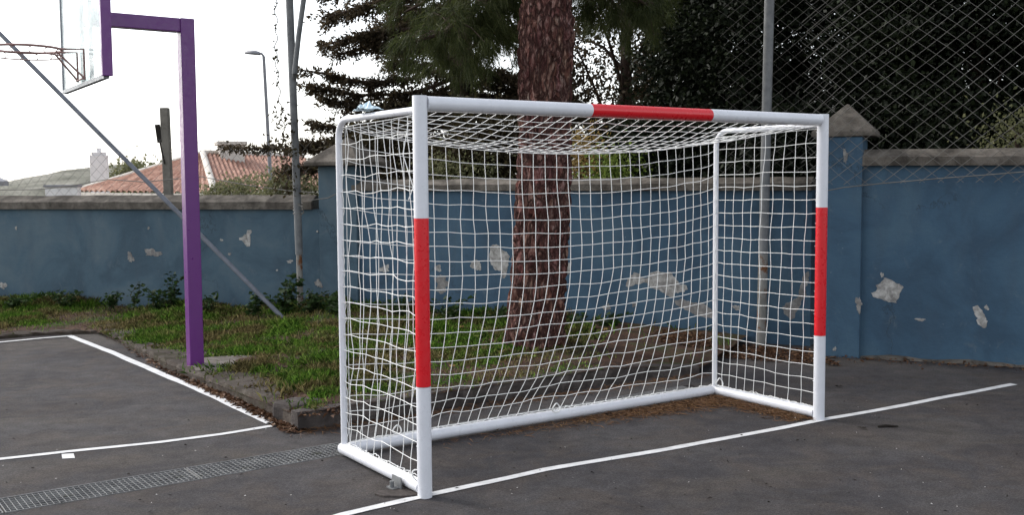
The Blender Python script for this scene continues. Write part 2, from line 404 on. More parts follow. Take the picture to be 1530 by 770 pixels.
# ------------------------------------------------------------------ painted lines
def stripe(name, pts, w, z=.004, wob=.006, step=.12):
    P = [Vector((p.x, p.y, 0)) for p in pts]; L = []; 
    for a, c in zip(P[:-1], P[1:]):
        n = max(2, int((c-a).length/step))
        for i in range(n): L.append(a + (c-a)*i/n)
    L.append(P[-1]); vs = []
    for i, p in enumerate(L):
        t = (L[min(i+1,len(L)-1)] - L[max(i-1,0)]).normalized(); s = Vector((-t.y, t.x, 0))
        ww = w/2*(1+random.uniform(-.06,.06)); o = wob*mnoise.noise(p*1.7+Vector((0,0,3)))*2
        vs += [p + s*(ww+o) + Z_*z, p - s*(ww-o) + Z_*z]
    b = MB(); b.add(vs, [(2*i, 2*i+1, 2*i+3, 2*i+2) for i in range(len(L)-1)])
    return tag(b.build(name, M['line']), kind='structure')
stripe('goal_line', [G(470,782), G(515,770), G(640,741), G(815,703), G(1000,672), G(1221,630), G(1380,601), G(1515,575)], .062)
stripe('court_line', [G(410,637), G(330,650), G(240,662), G(100,676), G(0,687), G(-120,702)], .055)
stripe('court_line', [G(405,634,0)+Z_*0, G(330,598), G(250,564), G(165,527), G(104,503)], .075, z=.0065)
stripe('court_line', [G(108,503), G(60,507), G(0,513), G(-90,522)], .06, z=.009)
b = MB(); q = [G(92,680), G(110,679), G(112,686), G(93,687)]; b.add([p+Z_*.004 for p in q], [(0,1,2,3)]); tag(b.build('line_mark', M['line']), kind='structure')

# ------------------------------------------------------------------ planting bed, kerbs
kc = G(446, 646)                              # kerb corner at court level
kend = G(1045, 560)
side = [kc, G(395, 618), G(330, 589), G(250, 553), G(190,520), G(150, 499)]
front_left = [G(60,502), G(0,507), G(-120,518), G(-400,545)]
def wallpts(): return None
WL0, WL1 = Vector((-9.6, 15.0, 0)), Vector((-2.15, 12.72, 0))     # front faces
WM0, WM1 = Vector((-2.15, 12.72, 0)), Vector((2.95, 10.22, 0))
WR0, WR1 = Vector((2.95, 9.66, 0)), Vector((10.5, 6.42, 0))
def resample(P, n):
    d = [0]
    for a, c in zip(P[:-1], P[1:]): d.append(d[-1] + (c-a).length)
    out = []
    for k in range(n):
        t = d[-1]*k/(n-1); i = 0
        while i < len(d)-2 and d[i+1] < t: i += 1
        out.append(P[i].lerp(P[i+1], (t-d[i])/max(1e-9, d[i+1]-d[i])))
    return out
kerb_line = [kc, G(647,615), G(843,584), G(960,566), kend]
NF = 140
frontA = resample(list(reversed(front_left)) + list(reversed(side)), 80)
frontB = resample(kerb_line, 61)
bend = Vector((2.55, 10.35, 0))
rend = [kend, Vector((2.25, 9.75, 0)), Vector((2.4,10.3,0))]
backA = resample([WL0 + Vector((-.3,-.05,0)), WL1.lerp(WL0, .05)], 80)
backB = resample([WL1.lerp(WL0,.05), Vector((2.4, 10.46, 0))], 61)
# front curve ordered from the left: court edge, side edge, kerb
F_ = frontA + frontB[1:]; B_ = backA + backB[1:]
kerb_h = .125
def front_h(i):
    if i <= 79:
        t = max(0, (i-45)/34.0); return .03 + .075*t*t
    t = (i-79)/60.0
    return kerb_h*(1 - .55*max(0, t-.75)/.25)
ROWS = 34; vs = []
for j in range(ROWS):
    t = j/(ROWS-1)
    for i, (f, bk) in enumerate(zip(F_, B_)):
        p = f.lerp(bk, t); z = front_h(i)
        z += .015*math.sin(min(1, t*1.5)*math.pi/2) + .03*mnoise.noise(Vector((p.x*1.4, p.y*1.4, 0)))*min(1, t*6)
        vs.append((p.x, p.y, z))
n = len(F_)
b = MB(); b.add(vs, [(j*n+i, j*n+i+1, (j+1)*n+i+1, (j+1)*n+i) for j in range(ROWS-1) for i in range(n-1)], 0, True)
bed_vs = np.array(vs).reshape(ROWS, n, 3)
tag(b.build('planting_bed', M['soil']), kind='structure')
def sweep_kerb(name, P, w, hfun, mat, jag=.006, inset=1):
    P = resample(P, max(12, int(sum((c-a).length for a,c in zip(P[:-1],P[1:]))/.08))); vs = []; k = len(P)
    for i, p in enumerate(P):
        t = (P[min(i+1,k-1)] - P[max(i-1,0)]).normalized(); s = Vector((-t.y, t.x, 0))*inset
        h = hfun(i/(k-1)); j = lambda q: q*jag*(1+0*i)
        r = [random.uniform(-1,1) for _ in range(6)]
        vs += [p - Z_*.05 + s*0, p + Z_*(h*.75) + s*(.004+j(r[0])) , p + Z_*(h+j(r[1])) + s*(.02+j(r[2])), p + s*(w-.015) + Z_*(h+j(r[3])), p + s*w - Z_*.05]
    m_ = 5
    fs = [(i*m_+q, i*m_+q+1, (i+1)*m_+q+1, (i+1)*m_+q) for i in range(k-1) for q in range(m_-1)]
    fs += [tuple(range(m_)), tuple((k-1)*m_ + q for q in range(m_-1,-1,-1))]
    b = MB(); b.add(vs, fs); return tag(b.build(name, mat), kind='structure')
sweep_kerb('kerb', kerb_line, .13, lambda t: kerb_h+.006 - .06*max(0,t-.75)/.25, M['kerb'])
sweep_kerb('kerb', [side[0].lerp(side[1],.2)] + [p for p in side[1:]], .50, lambda t: .105 - .06*t, M['edging'], .012, -1)
sweep_kerb('kerb', [side[-1]]+front_left, .16, lambda t: .04, M['edging'], .012, -1)
b = MB(); c0 = kc.lerp(side[1], .45) + Vector((.10,.10,0)); 
b.prism([c0+Vector(q) for q in ((-.2,-.02,0),(-.02,-.14,0),(.16,0,0),(.13,.14,0),(-.08,.16,0))], -.02, .135)
tag(b.build('kerb_stone', M['kerb'], bevel=.035), kind='structure')

# grass: blades over the bed
_q = bed_vs
_ar = np.linalg.norm(np.cross(_q[1:,:-1]-_q[:-1,:-1], _q[:-1,1:]-_q[:-1,:-1]), axis=-1); _ar[:, :12] *= .5
_pr = (_ar/_ar.sum()).ravel()
def bed_point(k):
    c_ = rng.choice(len(_pr), k, p=_pr); j, i = np.divmod(c_, n-1)
    fi = i + rng.uniform(0, .999, k); fj = j + rng.uniform(0, .999, k); a = (fi-i)[:,None]; c = (fj-j)[:,None]
    P = bed_vs[j,i]*(1-a)*(1-c) + bed_vs[j,i+1]*a*(1-c) + bed_vs[j+1,i]*(1-a)*c + bed_vs[j+1,i+1]*a*c
    return P, fi/(n-1), fj/(ROWS-1)
def nz(P, s, off=0): return np.array([mnoise.noise(Vector((x*s+off, y*s, off))) for x, y in P[:,:2]])
P, fi, fj = bed_point(210000)
foot = G(322, 541, .085); 
nv = nz(P, .9, 5.0); nv2 = nz(P, 3.5, 9.0)
keep = np.ones(len(P), bool)
dens = np.clip(.50 + 2.2*nv + 1.8*nv2, .13, 1)
isB = fi > 80/ (n-1)
# the bed near the wall, and the right end behind the goal, is bare under the trees
right = np.clip((P[:,0]-.30-.5*nv2)/.45, 0, 1); dens *= (1-.985*right)
dens *= np.where(isB, np.clip(fj*22, .35, 1), np.clip(fj*9, .12, 1))
edge = (~isB) & (fj < .13); dens[edge] *= .30
dfoot = np.hypot((P[:,0]-foot.x)/1.0, (P[:,1]-foot.y)/.62); dens[dfoot < .40] *= .0
keep = rng.uniform(size=len(P)) < dens
# farther off fewer blades are needed on the far left
P = P[keep]; fj = fj[keep]; nv = nv[keep]; k = len(P)
L = (.03 + .045*rng.uniform(size=k)) * (1 + np.clip(fj-.45,0,1)*1.3) * np.clip(1+1.1*nv, .45, 1.8)
ang = rng.uniform(0, 2*np.pi, k); lean = np.abs(rng.normal(0, .55, k))
D = np.stack([np.cos(ang)*np.sin(lean), np.sin(ang)*np.sin(lean), np.cos(lean)], 1)
S = np.stack([-np.sin(ang), np.cos(ang), np.zeros(k)], 1)*(.0026+.0032*rng.uniform(size=k))[:,None]
mid = P + D*L[:,None]*.6; tip = P + D*L[:,None] - np.array([0,0,1.])*(L*lean*.35)[:,None] + np.stack([np.cos(ang),np.sin(ang),0*ang],1)*(L*.25)[:,None]
V = np.stack([P-S, P+S, mid+S*.8, tip, mid-S*.8], 1)
tag(link('grass', faces_mesh('grass', V, 5, M['grass'])), kind='stuff')

# dead leaves along the edging and pine needles under the goal
def scatter_leaves(name, C, lo, hi, wr, mat, z=.006, tilt=.35):
    k = len(C); ang = rng.uniform(0,2*np.pi,k)
    D = np.stack([np.cos(ang), np.sin(ang), rng.normal(0,tilt,k)],1)
    L = rng.uniform(lo,hi,k); C = C.copy(); C[:,2] += z + rng.uniform(0,.012,k)
    V = leaf_faces(C, D, L, L*wr, .5, .7); V[:,:,2] = np.maximum(V[:,:,2], C[:,2:3]*0+.0045)
    return tag(link(name, faces_mesh(name, V, 4, mat)), kind='stuff')
sd_pts = resample(side, 200); C = []
for i in range(1700):
    t = abs(random.gauss(0, .42)); q = sd_pts[min(199, int(t*140))]; d_ = random.uniform(-.05,.080)*(1-.35*t); C.append((q.x - .83*d_, q.y - .56*d_, .0))
for i in range(500):
    q = sd_pts[int(random.random()**2*150)]; C.append((q.x + random.uniform(0,.3), q.y + random.uniform(0,.2), .10-.06*min(1,abs(q.x-kc.x)/1.2)))
scatter_leaves('leaf_litter', np.array(C), .02, .06, .5, M['dead'])
C = []
for i in range(5200):
    if random.random() < .62:
        u = GW*(1-abs(random.gauss(0,.28))); v = GD - .05 - abs(random.gauss(0,.10))*(.5+u/GW)
    else:
        u = GW - .03 - abs(random.gauss(0,.09)); v = random.uniform(.05, GD)
    if u < 0.1: continue
    p = gp(u, v, 0); C.append((p.x, p.y, 0))
for i in range(1500):
    q = resample(kerb_line, 100)[0] if False else kerb_line[0].lerp(kerb_line[-1], random.random()); C.append((q.x+random.gauss(.02,.05), q.y-abs(random.gauss(.02,.06)), 0))
Pb, fb, fbj = bed_point(5000)
C += [tuple(p) for p in Pb]
scatter_leaves('pine_needle_litter', np.array(C), .04, .11, .06, M['needles_dead'], .002, .12)
C = []
for i in range(70):
    p = G(random.uniform(560,1530), random.uniform(600,770)); C.append((p.x,p.y,0))
for i in range(30):
    p = G(random.uniform(0,600), random.uniform(560,770)); C.append((p.x,p.y,0))
scatter_leaves('pale_litter', np.array(C), .006, .015, .6, M['litter'], .001, .1)
C = []
for i in range(260):
    p = G(random.uniform(0,1530), random.uniform(600,770)); C.append((p.x,p.y,0))
scatter_leaves('dark_litter', np.array(C), .01, .03, .5, M['bits'], .001, .1)
C = []
for i in range(500):      # leaves gathered at the foot of the right wall
    q = WR0.lerp(WR1, random.random()*.45); C.append((q.x+random.gauss(0,.05)-.03, q.y-.04-abs(random.gauss(0,.13)), 0))
for i in range(5500):
    P0 = Vector((random.uniform(.7,2.9), 0, 0)); P0.y = 10.1-.5*(P0.x-2.6)-random.uniform(0,.9); C.append((P0.x,P0.y,.10 if P0.x<1.9 else 0))
scatter_leaves('leaf_litter', np.array(C), .02, .05, .5, M['dead'])
t0 = G(1312,640); t1 = G(1342,639)
b = MB(); b.tube([t0+Z_*.009, t0.lerp(t1,.4)+Z_*.012+Vector((0,.01,0)), t0.lerp(t1,.7)+Z_*.009, t1+Z_*.007], [.007,.009,.008,.004], 6)
tag(b.build('twig', M['bits']), 'thin dark twig lying on the asphalt right of the goal, beyond the white line', 'twig')
for nm, pxy, lb in (('dead_leaf', (1287,643), 'dark curled leaf on the asphalt just right of the goal, beside the twig'), ('dead_leaf', (1253,580), 'small dark leaf lying alone on the asphalt between goal and blue wall')):
    p = G(*pxy); C_ = np.array([[p.x,p.y,.008],[p.x+.01,p.y+.01,.008]])
    V = leaf_faces(C_, np.array([[1,.3,.15],[-.8,.5,.2]]), [.05,.04], [.03,.028], .6, .8); V[:,:,2] = np.maximum(V[:,:,2], .005)
    tag(link(nm, faces_mesh(nm, V, 4, M['bits'])), lb, 'leaf')
p = G(598,739); b = MB(); k = 11
b.prism([p+Vector((.13*math.cos(a)*random.uniform(.85,1.1), .075*math.sin(a)*random.uniform(.85,1.1),0)) for a in [2*math.pi*i/k for i in range(k)]], -.005, .012)
tag(b.build('cement_patch', M['kerb'], bevel=.004), kind='structure')

# ------------------------------------------------------------------ drain gratings
PAN = 1.0
def make_grate(name):
    r = empty(name, d0)
    fr = MB(); br = MB(); W = DWID-.012
    L = PAN-.006
    for v in (-W/2+.003, W/2-.003): fr.beam(fx(.003, v)+Z_*-.008, fx(L, v)+Z_*-.008, .005, .024)
    for u in (.006, L-.003): fr.beam(fx(u,-W/2+.006)+Z_*-.008, fx(u,W/2-.006)+Z_*-.008, .005, .024)
    for i in range(1, 7):
        v = -W/2 + W*i/7; br.beam(fx(.009, v)+Z_*-.007, fx(L-.006, v)+Z_*-.007, .0045, .020)
    k = 34
    for i in range(1, k):
        u = L*i/k; br.beam(fx(u,-W/2+.006)+Z_*-.006, fx(u,W/2-.006)+Z_*-.0075, .003, .018)
    fr.build('frame', M['grate'], r); br.build('bars', M['grate'], r)
    return r
gr0 = make_grate('drain_grating')
glabels = ['steel drain grating panel at the lower left corner of the picture',
           'dirty steel drain grating panel next to the one at the lower left corner',
           'steel drain grating panel reaching up to the rear left corner of the goal',
           'steel drain grating panel seen through the left part of the goal net',
           'steel drain grating panel behind the net below the pine trunk',
           'steel drain grating panel behind the net near the rear right corner of the goal']
for i in range(6):
    if i == 0: o = gr0
    else:
        o = gr0.copy(); col.objects.link(o); o.location = d0 + DD*PAN*i
        for ch in list(gr0.children):
            c = ch.copy(); col.objects.link(c); c.parent = o; c.location = ch.location
    tag(o, glabels[i], 'drain grating', 'drain gratings in one long row')

# ------------------------------------------------------------------ walls
WT = .22
def patch_on(wall, name, a, c_, px, py, rx, ry, mat, seed, lab=None, blob=None):
    """bare plaster on the wall face, outline in wall coordinates (metres along / height)"""
    t = (c_-a).normalized(); nn = Vector((t.y, -t.x, 0))
    d = ray(px, py); o = Vector((0,0,EYE)); k = (a - o).dot(nn) / d.dot(nn); p = o + d*k
    s0 = (p - a).dot(t); z0 = p.z
    rs = random.Random(seed); out = []; K = 44
    ph = [rs.uniform(0,6.28) for _ in range(4)]
    for i in range(K):
        th = 2*math.pi*i/K
        r_ = 1 + .22*math.sin(2*th+ph[0]) + .17*math.sin(3*th+ph[1]) + .13*math.sin(5*th+ph[2]) + .10*math.sin(9*th+ph[3]) + rs.uniform(-.11,.11)
        out.append((s0 + rx*r_*math.cos(th), z0 + ry*r_*math.sin(th)))
    if blob: out = [(s0 + rx*x, z0 + ry*y) for x, y in blob]
    b = MB(); K = len(out)
    f = lambda q, off: a + t*q[0] + Z_*q[1] + nn*off
    cx = sum(q[0] for q in out)/K; cz = sum(q[1] for q in out)/K
    vs = [f(q, -.004) for q in out] + [f((cx+(q[0]-cx)*.96, cz+(q[1]-cz)*.96), .003) for q in out]
    b.add(vs, [tuple(range(K,2*K))] + [(i,(i+1)%K,K+(i+1)%K,K+i) for i in range(K)])
    bm_o = b.build(name, mat, wall)
    if lab: bm_o['label'] = lab
def traced(x0, y0, sc, pts): return [(x0 + x/sc, y0 + y/sc) for x, y in pts]
def patch_traced(wall, a, c_, pts, mat, lab=None, seed=1):
    t = (c_-a).normalized(); nn = Vector((t.y,-t.x,0)); o = Vector((0,0,EYE)); Q = []
    for px, py in pts:
        d = ray(px, py); k = (a-o).dot(nn)/d.dot(nn); p = o + d*k; Q.append(Vector(((p-a).dot(t), p.z, 0)))
    rs = random.Random(seed); out = []
    for i in range(len(Q)):
        p, q = Q[i], Q[(i+1)%len(Q)]; k = max(2, int((q-p).length/.012))
        for j in range(k):
            w = p.lerp(q, j/k); w = w + Vector((mnoise.noise(w*30+Vector((seed,0,0))), mnoise.noise(w*30+Vector((0,seed,7))), 0))*.014 + Vector((rs.uniform(-1,1), rs.uniform(-1,1), 0))*.004
            out.append(w)
    K = len(out); b = MB(); f = lambda q, off: a + t*q.x + Z_*q.y + nn*off
    b.add([f(q,-.004) for q in out] + [f(q,.0028) for q in out], [tuple(range(K,2*K))] + [(i,(i+1)%K,K+(i+1)%K,K+i) for i in range(K)])
    ob = b.build('bare_patch', mat, wall)
    if lab: ob['label'] = lab
def coping_mesh(a, c_, z0, z1, drop, over):
    t = (c_-a).normalized(); nn = Vector((t.y,-t.x,0)); K = max(6, int((c_-a).length/.18)); vs = []
    for i in range(K+1):
        p = a.lerp(c_, i/K); top = z0 + (z1-z0)*i/K; bot = top - drop
        j = [random.uniform(-.005,.005) for _ in range(4)]
        sec = [(over, bot), (over+j[0], bot+drop*.52+j[1]), (-WT*.45, top+j[2]), (-WT-over, bot+drop*.52), (-WT-over, bot)]
        vs += [p + nn*o_ + Z_*z_ for o_, z_ in sec]
    fs = []
    for i in range(K):
        for q in range(5):
            q2 = (q+1)%5; fs.append((i*5+q, (i+1)*5+q, (i+1)*5+q2, i*5+q2))
    fs += [(0,1,2,3,4), tuple(K*5+q for q in (4,3,2,1,0))]
    b = MB(); b.add(vs, fs); return b
def make_wall(label, a, c_, z0, z1, drop, mat, over=.05, cut=0):
    mid_ = (a+c_)/2; w = empty('wall', (mid_.x, mid_.y, 0), label, 'wall', 'blue boundary wall sections')
    t = (c_-a).normalized(); nn = Vector((t.y,-t.x,0)); b = MB()
    K = 24; NZ = 12; vs = []
    for j in range(NZ+1):
        for i in range(K+1):
            p = a.lerp(c_, i/K); top = z0+(z1-z0)*i/K - drop + .002; zz = -.3 + (top+.3)*j/NZ
            vs.append(p + nn*(.0) + Z_*zz)
    fs = [(j*(K+1)+i, j*(K+1)+i+1, (j+1)*(K+1)+i+1, (j+1)*(K+1)+i) for j in range(NZ) for i in range(K)]
    b.add(vs, fs)
    q = [a, c_, c_ - nn*WT, a - nn*WT]
    tops = [z0-drop+.002, z1-drop+.002, z1-drop+.002, z0-drop+.002]
    bv = [p + Z_*-.3 for p in q] + [p + Z_*h for p, h in zip(q, tops)]
    b.add(bv, [(1,2,6,5),(2,3,7,6),(3,0,4,7),(4,5,6,7)])
    b.build('plaster', mat, w)
    coping_mesh(a, c_ - t*cut, z0, z1, drop, over).build('coping', M['coping'], w)
    return w
wl = make_wall('faded blue plastered wall with concrete coping, behind the purple hoop post', WL0 + (WL0-WL1)*.9, WL1 + (WL0-WL1).normalized()*.05, 1.515, 1.51, .18, M['wall_faded'], cut=.26)
wm = make_wall('blue plastered wall with concrete coping behind the pine trunk and the goal net', WM0 + (WM1-WM0).normalized()*.27, WM1, 1.69, 1.68, .135, M['wall'])
wr = make_wall('tallest blue plastered wall section with concrete coping, right of the goal', WR0 + (WR1-WR0).normalized()*.2, WR1, 1.925, 1.85, .15, M['wall'], .06)
# pale lip at the foot of the right wall
t = (WR1-WR0).normalized(); nn = Vector((t.y,-t.x,0)); vs = []; K = 60
for i in range(K+1):
    p = (WR0 + t*.3).lerp(WR1, i/K); r1 = random.uniform(.2,1.0)
    vs += [p + Z_*-.02 + nn*(.05+.02*r1), p + nn*(.03+.015*r1) + Z_*(.018*r1), p + nn*-.01 + Z_*(.045*r1)]
b = MB(); b.add(vs, [(i*3+q, (i+1)*3+q, (i+1)*3+q+1, i*3+q+1) for i in range(K) for q in range(2)])
b.build('footing_lip', M['coping'], wr)
bird = [(-1,.1),(-.55,.2),(-.2,.55),(.05,.5),(.15,1),(.75,1.05),(.8,.75),(.55,.5),(.6,-.1),(.5,-.9),(.05,-.95),(-.3,-.55),(-.6,-.2),(-1,-.15)]
PATCH = [('l',368,357,.105,.11,'bare',1,'white bird shaped bare patch',bird),('l',433,391,.04,.02,'bare',2,None,None),('l',414,407-3,.012,.012,'bare',3,None,None),('l',5,427,.05,.05,'bare',4,None,None),
 ('l',118,447,.16,.02,'bare',5,None,None),('l',24,341,.02,.02,'bare',6,None,None),('l',331,359,.02,.018,'bare',7,None,None),('l',343,380,.018,.02,'bare',8,None,None),
 ('l',222,341,.018,.016,'bare',46,None,None),('l',339,460,.02,.025,'bare',47,None,None),('l',228,378,.12,.05,'bare_dull',9,None,None),('l',195,385,.05,.06,'bare_dull',10,None,None),
 ('m',655,401,.035,.05,'bare',13,None,None),('m',575,402,.06,.05,'bare',14,None,None),
 ('m',850,400,.025,.06,'bare',15,None,None),
 
 ('m',1100,460,.03,.03,'bare',25,None,None),
 ('m',660,425,.10,.09,'bare_dull',26,None,None),
 ('r',1474,460,.018,.02,'bare',34,None,None),
 ('r',1375,478,.035,.015,'bare_dull',36,None,None),('r',1318,411,.018,.018,'bare',37,None,None)]
segs = {'l': (wl, WL0, WL1), 'm': (wm, WM0, WM1), 'r': (wr, WR0, WR1)}
for s_, px, py, rx, ry, mk, sd_, lab, blob in PATCH:
    w, a, c_ = segs[s_]; patch_on(w, 'bare_patch', a, c_, px, py, rx, ry, M[mk], sd_, lab, blob)
T1 = (640,200,2.407); T2 = (1200,150,1.879); T3 = (1000,430,3.08)
for w, a, c_, tt_, pts, mk, lab in [
 (wm,WM0,WM1,T1,[(222,410),(235,397),(255,400),(262,418),(280,425),(292,440),(288,460),(284,490),(275,520),(265,515),(262,495),(240,490),(228,470),(218,450)],'bare','tall bare patch just left of the pine trunk'),
 (wm,WM0,WM1,T1,[(155,460),(172,452),(185,462),(192,480),(185,492),(165,488),(150,478)],'bare',None),
 (wm,WM0,WM1,T1,[(708,548),(720,520),(740,500),(760,503),(765,520),(790,518),(800,500),(820,495),(850,500),(870,497),(890,520),(900,540),(930,545),(932,562),(910,572),(890,570),(880,590),(860,585),(845,570),(820,560),(800,555),(785,535),(760,540),(740,545),(720,556)],'bare','largest bare patch, behind the net'),
 (wm,WM0,WM1,T1,[(885,600),(915,595),(940,605),(970,610),(990,608),(1010,625),(1025,640),(1020,665),(990,660),(960,655),(940,640),(910,625),(890,615)],'bare_dull',None),
 (wm,WM0,WM1,T1,[(730,605),(745,605),(750,618),(735,625)],'bare_dull',None),
 (wm,WM0,WM1,T1,[(625,622),(650,610),(655,630),(635,640)],'bare_dull',None),
 (wm,WM0,WM1,T3,[(520,90),(545,70),(570,60),(590,45),(598,10),(610,-30),(622,-60),(640,-75),(645,-55),(636,-20),(625,5),(630,40),(610,60),(600,90),(585,110),(580,140),(560,150),(545,135),(525,115)],'bare_dull','long bare streak behind the right side net'),
 (wr,WR0,WR1,T2,[(205,520),(222,510),(230,497),(245,503),(255,512),(270,517),(282,525),(272,540),(262,570),(235,565),(215,557),(195,552),(190,543),(205,535)],'bare','large ragged bare patch beside the goal'),
 (wr,WR0,WR1,T2,[(478,582),(490,578),(500,590),(508,600),(518,618),(515,638),(505,640),(488,628),(492,610),(478,600)],'bare',None)]:
    patch_traced(w, a, c_, traced(*tt_, pts), M[mk], lab, len(pts))
def pillar(label, cx, cy, w, zc, capw, capz, rz, prot=.07):
    r = empty('gate_pillar', (cx, cy, 0), label, 'pillar', 'blue pillars with pyramid caps')
    b = MB(); b.box((cx, cy, (zc-.3)/2), (w, .46, zc+.3), rz); b.build('shaft', M['wall_faded'] if cx < 0 else M['wall'], r, bevel=.012)
    b = MB(); cs, sn = math.cos(rz), math.sin(rz)
    def q(dx, dy, z): return (cx+dx*cs-dy*sn, cy+dx*sn+dy*cs, z)
    h = capw/2; e = .05
    vs = [q(-h,-h*.9,zc+.001),q(h,-h*.9,zc+.001),q(h,h*.9,zc+.001),q(-h,h*.9,zc+.001),q(-h,-h*.9,zc+e),q(h,-h*.9,zc+e),q(h,h*.9,zc+e),q(-h,h*.9,zc+e),q(.01,0,zc+capz)]
    b.add(vs, [(3,2,1,0),(0,1,5,4),(1,2,6,5),(2,3,7,6),(3,0,4,7),(4,5,8),(5,6,8),(6,7,8),(7,4,8)])
    b.build('cap', M['coping'], r, bevel=.01)
    return r
pl = pillar('blue pillar with pyramid concrete cap, left of the goal beside the rusty pole', -2.02, 12.86, .56, 1.86, .80, .36, R(-26))
pr = pillar('taller blue pillar with pyramid concrete cap just right of the goal', 3.13, 9.76, .34, 2.04, .56, .32, R(-24))
# small scars on the right pillar
ta = Vector((math.cos(R(-24)), math.sin(R(-24)), 0)); fc = Vector((3.13,9.76,0)) + Vector((ta.y,-ta.x,0))*.231
patch_on(pr, 'bare_patch', fc - ta*.3, fc + ta*.3, 1263, 233, .016, .07, M['bare_dull'], 41)
patch_on(pr, 'bare_patch', fc - ta*.3, fc + ta*.3, 1283, 455, .03, .06, M['bare_dull'], 42)
patch_on(pr, 'bare_patch', fc - ta*.3, fc + ta*.3, 1247, 522, .015, .018, M['bare'], 43)
ta = Vector((math.cos(R(-26)), math.sin(R(-26)), 0)); fc = Vector((-2.02,12.86,0)) + Vector((ta.y,-ta.x,0))*.231
patch_on(pl, 'bare_patch', fc - ta*.3, fc + ta*.3, 476, 424, .05, .05, M['bare_dull'], 44)
patch_on(pl, 'bare_patch', fc - ta*.3, fc + ta*.3, 474, 346, .012, .012, M['bare'], 45)

# ------------------------------------------------------------------ handball goal
goal = empty('handball_goal', GL, 'white tube handball goal with red bands and a white net', 'goal')
PR = .0385
def banded(pts_z, axis, base, rad, n=28):
    b = MB()
    for (a, c_, mi) in pts_z: b.tube([base + axis*a, base + axis*c_], rad, n, mi, caps=True)
    return b
for u, bands in ((0, [(0,.585,0),(.588,1.461,1),(1.461,GH+.033,0)]), (GW, [(0,.585,0),(.582,1.459,1),(1.459,GH+.033,0)])):
    b = banded(bands, Z_, gp(u,0,0), PR)
    bb = b.build('post', [M['white'], M['red']], goal)
b = MB(); base = gp(0,0,GH-.005)
for a, c_, mi in ((PR*.9, 1.095, 0), (1.095, 2.03, 1), (2.03, GW-PR*.9, 0)): b.tube([base+E_*a, base+E_*c_], PR-.001, 28, mi)
b.build('crossbar', [M['white'], M['red']], goal)
def side_frame(u, s):
    zt = 2.015; r = .11; pts = [gp(u,.03,zt)]
    for i in range(9):
        th = math.pi/2*i/8; pts.append(gp(u, GD - r + r*math.sin(th), zt - r + r*math.cos(th)))
    pts.append(gp(u, GD, .05)); b = MB(); b.tube(pts, .0195, 14); return b
for u in (0, GW): side_frame(u, 1).build('side_frame', M['white'], goal)
for u in (0, GW):
    b = MB(); b.tube([gp(u, .03, .045), gp(u, GD+.02, .045)], .036, 18); b.build('side_base_bar', M['white'], goal)
b = MB(); b.tube([gp(.034, GD, .044), gp(GW-.034, GD, .044)], .035, 18); b.build('rear_base_bar', M['white'], goal)
b = MB(); b.beam(gp(-.055,.16,.035), gp(-.055,.26,.035), .008, .07, side=E_); b.beam(gp(-.10,.21,.012), gp(-.04,.21,.012), .07, .008, side=N_)
b.tube([gp(-.085,.21,.012), gp(-.085,.21,.05)], .012, 8); b.build('anchor_bracket', M['galv'], goal)
# net -------------------------------------------------------------------------
CR = .0023
def jit(i, j, k, amp):
    q = Vector((i*.37+k*11.3, j*.41-k*5.1, k*2.7)); return Vector((mnoise.noise(q), mnoise.noise(q+Vector((31,7,2))), mnoise.noise(q+Vector((3,57,9)))))*amp
NC, NR, ND = 33, 20, 10
def top_v(s): return GD - .03 - .10*(4*s*(1-s))
def top_z(s): return 1.968 - .14*(4*s*(1-s))**.8
def back(s, t):
    s = min(max(s,0),1)
    ss = s - .085*math.sin(math.pi*s)*max(0,(t-.45)/.55)**1.3*1.2*(s**.5)
    v0, z0 = top_v(s), top_z(s); v1, z1 = GD-.01, .083
    v = v0 + (v1-v0)*t**1.6 - .10*math.sin(math.pi*s)**.6*math.sin(math.pi*t)*(.4+.6*t)
    if t > .86: v += .04*math.sin(math.pi*s)*(t-.86)/.14
    return gp(.03+ss*(GW-.06), v, z0 + (z1-z0)*t)
def topp(s, r):       # r: 0 crossbar .. 1 rear
    z0 = 2.01; sag = .085*math.sin(math.pi*r)*(.35+.65*4*s*(1-s))
    return gp(.03+s*(GW-.06), .03 + (top_v(s)-.03)*r, z0 + (top_z(s)-z0)*r**1.3 - sag*.8)
def sidep(u, r, t, sg, slack):
    zt = 1.99 - .02*r; z1 = .083
    off = -sg*slack*math.sin(math.pi*min(1,r))*math.sin(math.pi*t)*.9
    rr = r + .10*math.sin(math.pi*r)*max(0,t-.6)/.4
    return gp(u + sg*.0 - off*1.0*0 + (-sg)*(-off if False else abs(off)), .035 + rr*(GD-.05), zt + (z1-zt)*t)
net = MB()
def strands(nodes, rows=True, cols=True, skipedge=False):
    I = len(nodes); J = len(nodes[0])
    for i in range(I):
        if rows: net.tube(nodes[i], CR, 5, caps=False)
    for j in range(J):
        if cols: net.tube([nodes[i][j] for i in range(I)], CR, 5, caps=False)
def jam(i, n_, amp, edge=True): return amp*(1 if 0 < i < n_ else .15)
bn = [[back(j/NC, i/NR) + jit(i*1.2, j*1.2, 1, .012 + .018*max(0,(i/NR-.72)/.28))*(1 if 0<i<NR and 0<j<NC else .1) for j in range(NC+1)] for i in range(NR+1)]
strands(bn)
tn = [[topp(j/NC, i/ND) + jit(i*1.3, j*1.3, 2, .013)*(1 if 0<i<ND and 0<j<NC else .1) for j in range(NC+1)] for i in range(ND+1)]
strands(tn)
for u, sg, slack, kk, am in ((0, -1, .05, 3, .026), (GW, 1, .05, 4, .014)):
    sn = [[sidep(u, j/ND, i/NR, sg, slack) + jit(i*1.1, j*1.3, kk, am)*(1 if 0<i<NR and 0<j<ND else .1) for j in range(ND+1)] for i in range(NR+1)]
    strands(sn)
